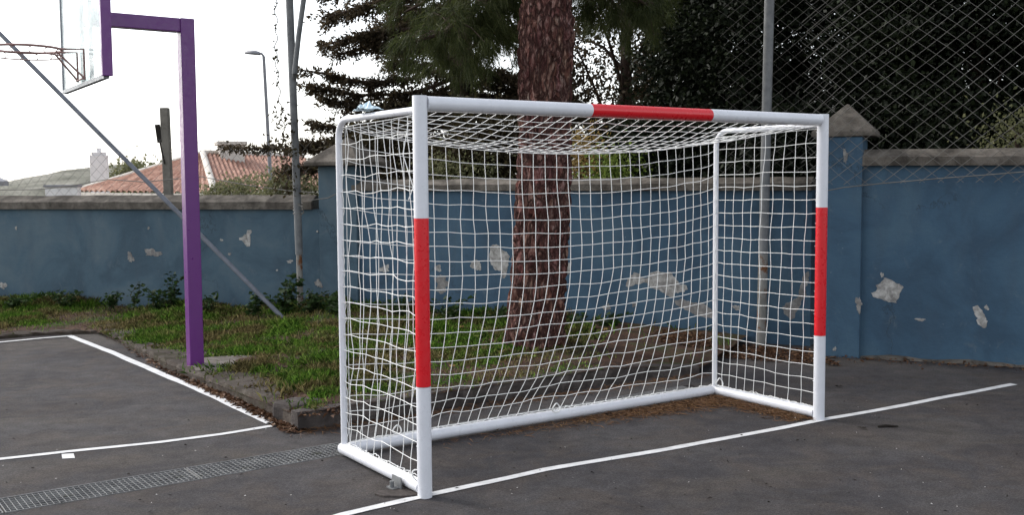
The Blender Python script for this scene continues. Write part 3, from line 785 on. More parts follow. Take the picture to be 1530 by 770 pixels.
# lacing round the rear bar, rope on the floor bars, loose curls
lac = net
def wig(i, a): return a*mnoise.noise(Vector((i*.31, a*70, 2)))*2
pts = [gp(.05 + (GW-.1)*i/259, GD - .012 + wig(i,.014), .083 + abs(wig(i+500,.008))) for i in range(260)]
lac.tube(pts, .0027, 5, caps=False)
for u, sg in ((0, 1), (GW, -1)):
    lac.tube([gp(u + sg*.010 + wig(i,.012), .06 + (GD-.1)*i/89, .085 + abs(wig(i+90,.008))) for i in range(90)], .0027, 5, caps=False)
    lac.tube([gp(u + sg*.012 + wig(i,.006), GD - .02 + wig(i+40,.005), .1 + 1.8*i/119) for i in range(120)], .0024, 5, caps=False)
for u, v, z, rr in ((.33, GD-.05, .125, .028), (GW-.05, GD-.10, .12, .035), (1.55, GD-.04, .105, .03), (.52, GD-.05, .11, .022)):
    lac.tube([gp(u+rr*math.cos(a), v+.01*math.sin(2*a), z+rr*math.sin(a)) for a in [i*.5 for i in range(14)]], .0045, 6, caps=False)
lac.tube([gp(-.02,.045,.10+.04*math.sin(i*.4)) + E_*(.03*math.cos(i*.5)) for i in range(16)], .004, 5)
for zz in np.linspace(.25, 1.95, 12):
    for u in (0, GW):
        lac.tube([gp(u+.0405*math.cos(a), .0405*math.sin(a), zz+.02*math.sin(a*.5)) for a in [R(40)+i*R(100)/6 for i in range(7)]], .0035, 5)
lac.tube([gp(.2,.5,1.98), gp(.12,.42,1.80), gp(.16,.38,1.62), gp(.12,.36,1.55)], .003, 5)
net.build('net', M['cord'], goal)
# scrap of plastic on the frame
p = gp(0, .60, 2.036); vs = []; 
for j in range(7):
    for i in range(9):
        q = p + N_*((i-4)*.022) + E_*((j-3)*.017); q.z += .010 + .045*max(0,1-abs(i-4)/4.5)*(1+mnoise.noise(Vector((i*.9,j*.9,4)))*1.6)*(1-abs(j-3)/4.5)
        vs.append(q)
b = MB(); b.add(vs, [(j*9+i, j*9+i+1, (j+1)*9+i+1, (j+1)*9+i) for j in range(6) for i in range(8)])
o = b.build('plastic_scrap', M['plastic']); s_ = o.modifiers.new('solid','SOLIDIFY'); s_.thickness = .004
tag(o, 'crumpled pale blue plastic scrap on top of the left rear bar of the goal', 'plastic scrap')

# ------------------------------------------------------------------ basketball hoop
pb = G(292, 545, .085); pb.z = 0; hoop = empty('basketball_hoop', (pb.x, pb.y, 0), 'purple square post with arm, clear backboard and rusty bare ring', 'basketball hoop')
PT = 3.045; W_ = .119
b = MB(); b.beam((pb.x,pb.y,-.05), (pb.x,pb.y,PT), W_, W_, side=E_); b.build('post', M['purple'], hoop, bevel=.007)
ARM = .83
b = MB(); b.beam(pb - E_*(W_/2+.002) + Z_*(PT-W_/2), pb - E_*(ARM-.05) + Z_*(PT-W_/2+.003), W_-.006, W_-.006); b.build('arm', M['purple'], hoop, bevel=.006)
bc = pb - E_*ARM; BB, BT, HWD = 2.453, 3.5, .81
def bp(n_, z, e_=0): return bc + N_*n_ - E_*e_ + Z_*z
b = MB(); b.beam(bp(-HWD+.03,(BB+BT)/2), bp(HWD-.03,(BB+BT)/2), .012, BT-BB-.04); b.build('backboard', M['acrylic'], hoop)
fr = MB()
fr.beam(bp(-HWD,BB+.0,0), bp(-HWD,BT,0), .075, .05, side=E_)
bf = fr.build('board_edge', M['purple'], hoop, bevel=.004)
fr = MB()
fr.beam(bp(-HWD+.026,BB), bp(HWD-.016,BB), .04, .03); fr.beam(bp(-HWD+.026,BT-.02), bp(HWD-.016,BT-.02), .04, .03)
for n_ in (-.16, .16): fr.beam(bp(n_, BB+.02, -.03), bp(n_, BT-.04, -.03), .03, .03, side=E_)
fr.beam(bp(-.30, PT-W_/2, -.045), bp(.30, PT-W_/2, -.045), .03, .10)
fr.build('board_frame', M['frame_grey'], hoop)
fr = MB(); fr.beam(bp(HWD,BB), bp(HWD,BT), .03, .03, side=E_); fr.build('board_edge', M['frame_grey'], hoop)
rg = MB(); RZ = 2.713; rr = .268; rc = .16 + rr
rg.tube([bp(rr*math.sin(a), RZ+.0, rc + rr*math.cos(a)) for a in [2*math.pi*i/40 for i in range(40)]], .010, 8, closed=True)
rg.tube([bp(rr*1.0*math.sin(a), RZ-.055, rc + rr*1.0*math.cos(a)) for a in [2*math.pi*i/40 for i in range(40)]], .005, 6, closed=True)
for i in range(14):
    a = 2*math.pi*(i+.5)/14
    rg.tube([bp(rr*math.sin(a), RZ-.008, rc+rr*math.cos(a)), bp(rr*math.sin(a+.12), RZ-.03, rc+rr*math.cos(a+.12)), bp(rr*math.sin(a), RZ-.055, rc+rr*math.cos(a))], .004, 5)
rg.build('ring', M['iron'], hoop)
br = MB()
for n_ in (-.13,.13):
    br.tube([bp(n_, BB+.03, .02), bp(n_, RZ+.01, .02), bp(n_, RZ, .20)], .009, 7)
    br.tube([bp(n_, BB+.04, .02), bp(n_*.4, RZ-.01, .21)], .008, 7)
br.tube([bp(-.13, BB+.04, .03), bp(.13, BB+.04, .03)], .008, 6)
br.build('ring_bracket', M['iron'], hoop)
b = MB(); k = 18; fo = pb + Vector((.22,.10,0))
b.prism([fo+Vector((.33*math.cos(a)*(1+.12*math.sin(3*a)), .40*math.sin(a)*(1+.1*math.sin(2*a+1)),0)) for a in [2*math.pi*i/k for i in range(k)]], -.03, .090)
b.build('footing', M['foot'], hoop, bevel=.035)

# ------------------------------------------------------------------ poles and brace by the wall
def pole(name, pts, rad, mat, label, cat, group=None, n_=14):
    b = MB(); b.tube(pts, rad, n_); o = b.build(name, mat); return tag(o, label, cat, group)
p0 = G(449, 470); 
p0 = AT(449, 462, 12.55)
pm = empty('steel_pole', (p0.x,p0.y,0), 'tall rusty steel pole against the faded wall, left of the pillar', 'pole', 'steel fence poles')
b = MB(); b.tube([AT(449,470,12.5), AT(447,380,12.5)], .037, 12); b.build('lower_length', M['rust_pole'], pm)
b = MB(); b.tube([AT(447,380.5,12.5), AT(443.5,285,12.48), AT(431,-40,12.45)], .046, 12); b.build('upper_length', M['galv'], pm)
b = MB(); b.tube([AT(440,110,12.36), AT(446,55,12.34), AT(459,-40,12.32)], .032, 10); b.tube([AT(440.5,104,12.36), AT(439,120,12.46)], .03, 8)
b.build('side_branch_tube', M['galv'], pm)
b = MB()
for k in range(4): 
    c_ = AT(445, 304+k*5, 12.5); b.tube([c_ + Vector((.055*math.cos(a), .055*math.sin(a), .006*math.sin(3*a))) for a in [i*.5 for i in range(13)]], .005, 5, closed=False)
b.tube([AT(445,305,12.44), AT(451,309,12.4), AT(454,318,12.42), AT(449,322,12.44)], .006, 5); b.build('wire_binding', M['wire'], pm)
# brace rod
ba = G(428, 481, .06); bb_ = AT(0, 50, 13.5); bt = bb_ + (bb_-ba)*.35
tt = ba.lerp(bb_, .02)
pole('brace_pipe', [ba, bb_, bt], .027, M['galv_dark'], 'long slanting steel brace pipe crossing behind the purple post', 'brace pipe')
pq = AT(1137,514,10.33)
pk_ = empty('steel_pole', (pq.x,pq.y,0), 'tall grey steel pole behind the right end of the goal', 'pole', 'steel fence poles')
b = MB(); b.tube([AT(1136.6,530,10.33), AT(1140.5,380,10.32)], .047, 16); b.build('lower_length', M['rust_pole'], pk_)
b = MB(); b.tube([AT(1140.5,380,10.32), AT(1143.5,250,10.31), AT(1151,-60,10.28)], .0475, 16); b.build('upper_length', M['galv'], pk_)
# ------------------------------------------------------------------ chain link
def chain_link(a, c_, z0, z1, sx, slope, rad, wob, seed, zt0=None):
    """diamond mesh between a and c_ (plan) from z0 to z1"""
    t = (c_-a).normalized(); nn = Vector((t.y,-t.x,0)); Ln = (c_-a).length; H = z1-z0; b = MB()
    run = H/slope
    for sgn in (1,-1):
        s = -run
        while s < Ln + run:
            pts = []; K = max(6, int(H/.09))
            for k in range(K+1):
                z = H*k/K; q = s + sgn*z/slope if sgn > 0 else s + run - z/slope
                if 0 <= q <= Ln:
                    w_ = Vector((q*.8, z*.8, seed)); off = mnoise.noise(w_)*wob
                    q2 = q + mnoise.noise(w_*1.3+Vector((9,4,1)))*wob*.8; z2 = z + mnoise.noise(w_*1.1+Vector((2,8,5)))*wob*.8
                    pts.append(a + t*q2 + Z_*(z0+z2) + nn*(off + .003*sgn))
            if len(pts) > 1: b.tube(pts, rad*(1 if sgn > 0 else .72), 4, caps=False)
            s += sx*(1+.10*mnoise.noise(Vector((s*2.3, sgn*5, seed))))
    return b
tR = (WR1-WR0).normalized(); nR = Vector((tR.y,-tR.x,0))
tM = (WM1-WM0).normalized(); nM = Vector((tM.y,-tM.x,0))
fA = WM1 + nM*.13 - tM*1.5; fB = Vector((3.0, 9.66, 0)) + nR*.16
fenceR = empty('chain_link_fence', (5, 8.6, 0), 'rusty diamond mesh fence above the tall right wall, in front of dark trees', 'wire fence', 'wire mesh fences above the wall')
chain_link(WR0 + nR*.12 - tR*.25, WR0 + tR*4.6 + nR*.12, 1.62, 4.4, .155, .84, .0031, .075, 2).build('wire_mesh', M['wire'], fenceR)
chain_link(WM1 - nM*.12 - tM*1.0, WM1 - nM*.12 + tM*.3, 1.72, 4.4, .15, .8, .0016, .07, 5).build('wire_mesh', M['wire'], fenceR)
b = MB(); pts = []
ws = [(1225,287),(1262,280),(1320,274),(1400,267),(1480,261),(1540,256),(1640,248)]
for px, py in ws:
    d = ray(px, py); o = Vector((0,0,EYE)); k = (WR0 + nR*.26 - o).dot(nR)/d.dot(nR); pts.append(o + d*k)
b.tube(pts, .0045, 5); b.build('sagging_wire', M['wire'], fenceR)
tL = (WL1-WL0).normalized(); nL = Vector((tL.y,-tL.x,0))
fenceL = empty('chain_link_fence', (-5, 13.7, 0), 'thin sagging wire mesh above the faded left wall, against the bright sky', 'wire fence', 'wire mesh fences above the wall')
chain_link(WL0 - nL*.10, WL1 - nL*.10 - tL*.35, 1.50, 2.25, .15, .95, .0019, .05, 8).build('wire_mesh', M['wire'], fenceL)
b = MB(); pts = []
for px, py in [(-60,300),(0,284),(60,283),(110,277),(160,268),(215,272),(300,264),(370,277),(430,285),(470,288)]:
    d = ray(px, py); o = Vector((0,0,EYE)); k = (WL0 - nL*.06 - o).dot(nL)/d.dot(nL); pts.append(o + d*k)
b.tube(pts, .006, 5); b.build('sagging_wire', M['wire'], fenceL)
b = MB(); b.tube([AT(460,300,12.35), AT(490,296,12.3), AT(516,283,12.3)], .006, 5); b.build('sagging_wire', M['wire'], fenceL)
# concrete fence post with cable box
cp = AT(252, 290, 14.7); ct = AT(246, 161, 14.7)
cpost = empty('concrete_post', (cp.x, cp.y, 0), 'weathered concrete post rising behind the faded wall, left of the purple post', 'post')
b = MB(); b.beam((cp.x+.03,cp.y,-.5), ct, .115, .11, side=Vector((1,0,0))); b.build('shaft', M['conc_post'], cpost, bevel=.012)
b = MB(); b.beam(AT(239,213,14.66), AT(235,186,14.66), .06, .05, side=Vector((1,0,0))); b.tube([AT(239,212,14.66), AT(243,232,14.64), AT(246,245,14.62)], .012, 6); b.build('cable_bracket', M['bits'], cpost)

# ------------------------------------------------------------------ vegetation
def blob_crown(cent, rad, nclump, nleaf, lsz, crad=.42, flatten=.7, shell=.45):
    C = []
    cent = np.array(cent); rad = np.array(rad); out = []
    for i in range(nclump):
        d = unit(rng.normal(size=(1,3)))[0]; r_ = rng.uniform(shell, 1)**.6
        cc = cent + d*rad*r_
        k = int(nleaf*rng.uniform(.6,1.4)); s = crad*rng.uniform(.6,1.3)
        q = rng.normal(size=(k,3))*np.array([s,s,s*flatten])*.55
        out.append(cc + q)
    P = np.concatenate(out); k = len(P)
    D = unit(P-cent)*.6 + rng.normal(size=(k,3))*.8 + np.array([0,0,-.25])
    L = lsz*rng.uniform(.6,1.5,k)
    return leaf_faces(P, D, L, L*rng.uniform(.4,.65,k), .4)
def tree_limbs(base, top, r0, r1, cent, rad, nl, seed):
    rs = random.Random(seed); b = MB(); base = Vector(base); top = Vector(top)
    b.tube([base.lerp(top, i/6)+Vector((rs.uniform(-.05,.05),rs.uniform(-.05,.05),0))*(1 if i else 0) for i in range(7)], [r0+(r1-r0)*i/6 for i in range(7)], 10)
    for i in range(nl):
        s = base.lerp(top, rs.uniform(.35,.98)); d = Vector((rs.gauss(0,1),rs.gauss(0,1),rs.uniform(-.2,.8))).normalized()
        e = Vector(cent) + Vector((d.x*rad[0], d.y*rad[1], d.z*rad[2]))*rs.uniform(.6,.95); md = s.lerp(e,.5)+Vector((0,0,.12))
        b.tube([s, md, e], [r1*.6, r1*.4, r1*.12], 6)
    return b
def tree(name, label, cat, group, base, cent, rad, ncl, nlf, lsz, mat, r0=.14, crad=.42, seed=1, nl=10, shell=.4):
    t_ = empty(name, base, label, cat, group)
    tree_limbs(base, Vector(cent)+Vector((0,0,rad[2]*.5)), r0, r0*.35, cent, rad, nl, seed).build('trunk', M['twig'], t_)
    link('crown', faces_mesh('crown', blob_crown(cent, rad, ncl, nlf, lsz, crad, shell=shell), 4, mat), t_)
    return t_
def gz(p): return ground_z(p[0], p[1])
TG = 'dark evergreens behind the wall'
def X(px, y): return AT(px, 270, y).x
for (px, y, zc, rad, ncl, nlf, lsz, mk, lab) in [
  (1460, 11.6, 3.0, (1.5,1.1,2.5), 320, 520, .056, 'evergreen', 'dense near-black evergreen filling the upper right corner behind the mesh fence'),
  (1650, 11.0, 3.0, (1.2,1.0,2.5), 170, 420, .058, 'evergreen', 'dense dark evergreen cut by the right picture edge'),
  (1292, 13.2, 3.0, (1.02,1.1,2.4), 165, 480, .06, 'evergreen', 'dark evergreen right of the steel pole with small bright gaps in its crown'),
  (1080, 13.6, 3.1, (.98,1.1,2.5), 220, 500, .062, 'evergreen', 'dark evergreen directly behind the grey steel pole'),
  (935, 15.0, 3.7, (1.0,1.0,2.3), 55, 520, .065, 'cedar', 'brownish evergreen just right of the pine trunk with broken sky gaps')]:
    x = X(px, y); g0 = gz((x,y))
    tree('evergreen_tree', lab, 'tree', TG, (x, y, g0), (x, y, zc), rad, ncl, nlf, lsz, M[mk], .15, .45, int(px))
# shrubs behind the wall, low
SG = 'shrubs just behind the wall'
for (px, y, zc, rad, ncl, nlf, lsz, mk, lab) in [
  (585, 13.9, 1.75, (.75,.5,.75), 60, 220, .06, 'brownleaf', 'dull brown shrub behind the wall at the left end of the goal net'),
  (715, 13.4, 1.85, (.75,.5,.80), 60, 220, .06, 'brownleaf', 'dull brown shrub behind the wall just left of the pine trunk'),
  (680, 12.95, 1.72, (.45,.25,.2), 26, 130, .045, 'oliveleaf', 'olive bush coloured as sunlit on the wall top behind the net, left of the pine trunk'),  # bush added for lit specks of foliage; the light is in its colour
  (872, 12.9, 1.75, (.28,.3,.55), 22, 150, .05, 'yellowleaf', 'golden yellow shrub behind the wall just right of the pine trunk'),  # yellowed leaves, with sunlight put into their colour
  (935, 12.4, 1.62, (.35,.25,.30), 22, 150, .05, 'limeleaf', 'bright lime green shrub peeping over the wall behind the net'),  # light on the leaves is put into their bright green
  (1000, 12.6, 1.85, (.65,.5,.75), 60, 240, .06, 'evergreen', 'dark shrub over the wall between lime shrub and rear right goal frame'),
  (1185, 11.8, 1.7, (.75,.45,.75), 70, 240, .06, 'evergreen', 'dark shrub over the wall behind the right side of the goal'),
  (1520, 10.0, 1.95, (.17,.2,.30), 18, 90, .04, 'oliveleaf', 'small yellow green bush above the coping at the right edge')]:
    x = X(px, y); g0 = gz((x,y))
    tree('shrub', lab, 'shrub', SG, (x,y,g0), (x,y,zc), rad, ncl, nlf, lsz, M[mk], .05, .3, int(px)+1, 7, .2)
for (px, y, zc, rad, ncl, nlf, lsz, lab) in [
  (345, 17.0, 1.42, (.6,.4,.34), 34, 130, .05, 'pale olive bush over the left wall in front of the tiled roof'),
  (430, 16.0, 1.52, (.5,.4,.36), 30, 130, .05, 'pale olive bush over the left wall beside the rusty pole')]:
    x = X(px, y); tree('shrub', lab, 'shrub', SG, (x,y,gz((x,y))), (x,y,zc), rad, ncl, nlf, lsz, M['oliveleaf'], .05, .22, int(px)+1, 7, .2)
x = X(215, 46); tree('olive_tree', 'yellowish tree far off behind the tiled roof and white chimney', 'tree', None, (x,46,gz((x,46))), (x,46,1.3), (1.8,1.5,1.6), 50, 130, .16, M['oliveleaf'], .16, .6, 5)

# layered cedar behind the wall, branches reaching left
def spray(branches, lsz, dens, wide):
    """branches: list of polylines; foliage pads along them"""
    P_, D_ = [], []; wood = MB()
    for pts, r0, fr, wd in branches:
        pts = [Vector(p) for p in pts]; Q = resample(pts, 26)
        Q = [q + Vector((0,0,.05*mnoise.noise(q*1.5))) for q in Q]
        wood.tube(Q, [r0*(1-.85*i/25)+.004 for i in range(26)], 6)
        Lb = sum((c-a).length for a,c in zip(Q[:-1],Q[1:]))
        nt_ = int(Lb*dens)
        for k in range(nt_):
            f = fr + (1-fr)*rng.uniform()**.8; i = min(24, int(f*25)); q = Q[i].lerp(Q[i+1], f*25-i)
            ax = (Q[i+1]-Q[i]).normalized()
            sdv = ax.cross(Z_).normalized()*(1 if rng.uniform()<.5 else -1)
            tw = (ax*rng.uniform(.3,1.0) + sdv*rng.uniform(.2,1.0) + Z_*rng.normal(-.12,.28)).normalized()
            tl = wd*rng.uniform(.35,1.0)*(1.15-f*.6); e = q + tw*tl - Z_*.12*tl
            if k % 3 == 0: wood.tube([q, q.lerp(e,.5), e], [.007,.005,.002], 4, caps=False)
            kk = int(wide*tl/.35)
            u_ = rng.uniform(.1,1.05,kk)
            c_ = np.array(q)[None,:] + (np.array(e-q))[None,:]*u_[:,None] + rng.normal(size=(kk,3))*.028
            P_.append(c_); D_.append(np.array(tw)[None,:] + rng.normal(size=(kk,3))*.75)
    P_ = np.concatenate(P_); D_ = np.concatenate(D_); k = len(P_); L = lsz*rng.uniform(.6,1.5,k)
    return leaf_faces(P_, D_, L, L*rng.uniform(.28,.5,k), .4), wood
ctx, cty = X(690, 15.6), 15.6
def tr(py, dy=0): return AT(690, py, 15.6+dy)
br = []
def B(y0, pts, r0=.05, fr=.15, wd=.5): br.append(([tr(y0)] + [AT(*p) for p in pts], r0, fr, wd*1.2))
B(-20, [(600,-12,15.2),(540,8,14.9),(489,26,14.7)], .05, .1, .45)
B(-60, [(600,-40,15.6),(540,-25,15.6),(478,-18,15.4)], .05, .1, .6)
B(30, [(620,42,15.2),(560,52,15.0),(488,63,14.8)], .045, .1, .42)
B(40, [(620,72,15.4),(560,66,15.2),(505,78,15.0)], .045, .2, .36)
B(90, [(620,118,15.0),(540,120,14.8),(448,106,14.6)], .035, .3, .22)
B(110, [(620,140,15.2),(540,140,15.0),(452,130,14.9)], .035, .1, .30)
B(120, [(630,150,15.2),(570,158,15.0),(485,150,14.9)], .035, .1, .34)
B(150, [(620,180,14.8),(540,190,14.7),(465,186,14.6)], .035, .1, .36)
B(170, [(600,205,14.9),(520,208,14.8),(440,216,14.7)], .035, .2, .40)
B(180, [(560,222,15.0),(440,219,15.0),(335,220,15.0)], .028, .42, .11)
B(210, [(600,236,15.0),(520,240,14.8),(430,256,14.7)], .03, .2, .36)
B(-30, [(740,0,15.5),(790,10,15.6)], .05, .1, .6)
B(20, [(740,40,15.9),(800,60,16.0)], .05, .1, .6)
B(60, [(640,20,15.9),(600,10,15.9)], .05, .1, .6)
B(70, [(650,95,15.7),(590,100,15.6)], .05, .05, .5)
B(100, [(740,120,15.6),(860,150,15.6)], .05, .1, .55)
B(140, [(760,150,15.9),(880,175,16.0)], .05, .1, .55)
B(180, [(640,175,16.2),(580,180,16.3)], .05, .1, .6)
B(190, [(740,195,15.4),(850,205,15.3)], .05, .1, .6)
B(-10, [(650,20,16.3),(570,40,16.5)], .05, .1, .7)
B(110, [(660,112,15.4),(720,105,15.2),(775,112,15.0)], .03, .05, .35)
B(150, [(660,140,15.2),(610,150,15.0),(560,168,15.0)], .04, .05, .5)
B(130, [(720,128,15.4),(780,136,15.4)], .03, .05, .35)
B(160, [(650,158,15.6),(600,166,15.8)], .04, .0, .6)
B(165, [(720,160,15.6),(790,172,15.8)], .04, .0, .55)
B(60, [(650,60,16.0),(590,75,16.2)], .04, .0, .6)
B(230, [(640,238,15.2),(560,246,15.2)], .05, .05, .6)
B(230, [(740,236,15.2),(830,244,15.0)], .05, .05, .6)
V, wood = spray(br, .060, 42, 54)
cedar = empty('cedar_tree', (ctx, cty, gz((ctx,cty))), 'dark cedar with layered branches reaching left over the wall toward the sky', 'tree')
b = wood; b.tube([(ctx,cty,gz((ctx,cty))), tr(300), tr(100), tr(-80), tr(-180)], [.26,.22,.17,.11,.04], 12)
b.build('trunk', M['twig'], cedar); link('crown', faces_mesh('crown', V, 4, M['cedar']), cedar)
# ------------------------------------------------------------------ pine in the bed
def pine():
    base = G(798, 523, .11)
    root = empty('pine_tree', (base.x, base.y, 0), 'tall pine with thick furrowed reddish trunk, standing behind the goal net', 'tree')
    ax = []
    H = 9.0; NS = 300; NA = 120; vs = []
    top = AT(819, 0, base.y)
    slope = (top.x - base.x)/(top.z)
    for i in range(NS+1):
        z = -.05 + (H+.05)*(i/NS)**1.35
        r_ = .256 - .011*z + .018*math.exp(-((z-3.0)/.22)**2) + .055*math.exp(-z/.25) 
        if z > 4: r_ = max(.05, .212*(1-(z-4)/5.6))
        cx = base.x + slope*z + .02*math.sin(z*1.1); cy = base.y + .02*z
        for j in range(NA):
            a = 2*math.pi*j/NA; d = Vector((math.cos(a), math.sin(a), 0))
            q = Vector((cx+d.x*.3, cy+d.y*.3, z*.42)); w_ = mnoise.noise(q*6)*.12
            qq = Vector((q.x,q.y,q.z*.85))*17 + Vector((w_,w_,w_))*5
            dist, _ = mnoise.voronoi(qq); e = min(1, (dist[1]-dist[0])*2.2)
            dr = .034*e + .02*mnoise.noise(Vector((d.x*1.2, d.y*1.2, z*.9))) + .006*mnoise.noise(q*60) + .03*max(0,1-z/.35)*mnoise.noise(Vector((a*1.6,0,3)))
            vs.append((cx + d.x*(r_+dr-.015), cy + d.y*(r_+dr-.015), z))
    b = MB(); b.add(vs, [(i*NA+j, i*NA+(j+1)%NA, (i+1)*NA+(j+1)%NA, (i+1)*NA+j) for i in range(NS) for j in range(NA)], 0, True)
    b.build('trunk', M['bark'], root)
    # limbs + needles
    limbs = MB(); tuf = []
    def cx(z): return Vector((base.x+slope*z, base.y+.02*z, z))
    rs = random.Random(3)
    L_ = []
    # boughs that dip into the picture
    L_.append(([cx(4.6), AT(760,-40,10.0), AT(700,20,9.8), AT(660,50,9.6), AT(618,62,9.5)], .05, 135))
    L_.append(([cx(4.4), AT(780,-30,10.6), AT(740,40,10.9), AT(700,75,11.1), AT(655,95,11.2)], .045, 120))
    L_.append(([cx(4.9), AT(720,-60,10.4), AT(660,-10,10.6), AT(605,18,10.8)], .045, 90))
    L_.append(([cx(4.5), AT(880,-40,10.2), AT(940,-10,10.3), AT(985,20,10.4)], .04, 100))
    L_.append(([cx(4.4), AT(860,-60,11.0), AT(920,10,11.6), AT(960,40,12.0)], .04, 90))
    for i in range(30):  # upper boughs out of view, made fuller to shade the wall and bed
        z = rs.uniform(4.8, 8.6); a = i*2.4; ln = rs.uniform(1.5,3.4)*(1.2-(z-4.9)/6); s = cx(z)
        e = s + Vector((math.cos(a)*ln, math.sin(a)*ln, rs.uniform(.1,.7))); L_.append(([s, s.lerp(e,.5)+Z_*.1, e], .04, 46))
    for pts, r0, nt_ in L_:
        Q = resample(pts, 24); limbs.tube(Q, [r0*(1-.8*i/23)+.004 for i in range(24)], 7)
        for k in range(nt_):
            f = .3+.72*rs.random()**.9; i = min(22,int(f*23)); q = Q[i]
            o = Vector((rs.gauss(0,.20),rs.gauss(0,.20),rs.gauss(-.06,.13))); e = q+o
            if k % 2 == 0: limbs.tube([q, q+o*.5+Z_*.03, e], [.006,.004,.003], 4, caps=False)
            tuf.append((e, (o.normalized()*.55+Vector((0,0,-.55)))))
    C = np.array([t_[0] for t_ in tuf]); A = np.array([t_[1] for t_ in tuf]); K = 70
    C = np.repeat(C, K, 0) + rng.normal(size=(len(C)*K,3))*.028; A = np.repeat(A, K, 0)
    D = unit(A + rng.normal(size=A.shape)*.42); L = rng.uniform(.10,.20,len(C))
    S = unit(np.cross(D, rng.normal(size=D.shape)))*(.0022+.0016*rng.uniform(size=len(C)))[:,None]
    tip = C + D*L[:,None] + np.array([0,0,-1.])*(L*.22)[:,None]
    V = np.stack([C-S, C+S, tip], 1)
    limbs.build('limbs', M['twig'], root); link('crown', faces_mesh('crown', V, 3, M['needle']), root)
pine()

# weeds along the foot of the wall
WG = 'leafy weeds at the foot of the wall'
def weed(name, label, p, h, nst, lsz, spread, seed, mat='weed'):
    rs = random.Random(seed); r_ = empty(name, p, label, 'weed', WG); st = MB(); P_, D_ = [], []
    for i in range(nst):
        a = rs.uniform(0,6.28); lean = rs.uniform(.05,spread); hh = h*rs.uniform(.55,1.05)
        pts = [p + Vector((math.cos(a)*lean*t*t, math.sin(a)*lean*t*t, hh*t)) + Vector((rs.gauss(0,.02),rs.gauss(0,.02),0)) for t in (0,.3,.6,.85,1)]
        st.tube(pts, [.006,.005,.004,.003,.002], 5, caps=False)
        Q = resample(pts, 12)
        for q in Q[3:]:
            for _ in range(rs.randint(2,4)):
                aa = rs.uniform(0,6.28); P_.append(q + Vector((rs.gauss(0,.02),rs.gauss(0,.02),rs.gauss(0,.01)))); D_.append((math.cos(aa), math.sin(aa), rs.uniform(-.3,.5)))
    P_ = np.array(P_); D_ = np.array(D_); k = len(P_); L = lsz*rng.uniform(.6,1.5,k)
    st.build('stems', M['stem'], r_); link('leaves', faces_mesh('leaves', leaf_faces(P_, D_, L, L*rng.uniform(.5,.8,k), .5, .5), 4, M[mat]), r_)
for k, (px, py, h, ns, ls, sp, lab, mt_) in enumerate([
  (258, 466, .62, 7, .07, .18, 'tall dark weed just left of the purple post', 'weed'),
  (232, 468, .42, 8, .07, .25, 'second weed left of the purple post, lower and broader', 'weed'),
  (200, 464, .50, 4, .06, .15, 'thin upright weed with bare stalk against the faded wall', 'weed'),
  (165, 462, .32, 8, .06, .25, 'low weed between the thin upright weed and the leftmost weeds', 'weed'),
  (95, 460, .34, 10, .06, .28, 'leafy weed below the long white scar on the faded wall', 'weed'),
  (20, 460, .22, 9, .06, .28, 'low weed at the left edge of the picture', 'weed'),
  (312, 472, .36, 8, .06, .2, 'weed just right of the purple post', 'weed'),
  (378, 476, .42, 8, .075, .22, 'broad leaved weed under the slanting brace pipe', 'weed'),
  (425, 472, .58, 10, .085, .25, 'tall broad leaved weed beside the rusty pole, on its left', 'weed'),
  (470, 476, .46, 12, .075, .28, 'bushy dark weed in front of the left pillar', 'weed'),
  (500, 478, .40, 10, .075, .28, 'bushy weed beside the rear left upright of the goal', 'weed'),
  (600, 480, .40, 10, .06, .3, 'weed behind the left side net', 'weed'),
  (670, 490, .46, 12, .06, .3, 'leafy weed behind the net left of the pine trunk', 'weed'),
  (735, 490, .34, 9, .06, .25, 'weed tight against the left side of the pine trunk', 'weed'),
  (866, 500, .34, 9, .06, .25, 'weed tight against the right side of the pine trunk', 'weed'),
  (905, 496, .30, 8, .06, .25, 'low weed a step right of the pine trunk', 'weed')]):
    p = G(px, py, .08); p.z = .06
    weed('weed', lab, p, h*.75, max(3,int(ns*.75)), ls*.85, sp, 100+k, mt_)
fl = []
for px, py in ((905,494),(797,537),(690,490),(712,505),(676,552),(840,510)):
    p = G(px, py+12, .1); p.z = .18
    fl.append(p)
for k, p in enumerate(fl):
    r_ = empty('wild_flower', (p.x,p.y,.06), 'small yellow wild flower in the grass behind the goal net', 'flower', 'yellow wild flowers in the bed')
    b = MB(); b.tube([(p.x,p.y,.05), (p.x+.01,p.y,.13), (p.x,p.y,.19)], .003, 5); b.build('stem', M['stem'], r_)
    C_ = np.repeat(np.array([[p.x,p.y,.19]]), 7, 0); a = np.arange(7)*.9
    V = leaf_faces(C_, np.stack([np.cos(a),np.sin(a)-.3,.3+0*a],1), np.full(7,.03), np.full(7,.018), .3)
    link('petals', faces_mesh('petals', V, 4, M['limeleaf'] if k % 2 else M['yellowleaf']), r_)
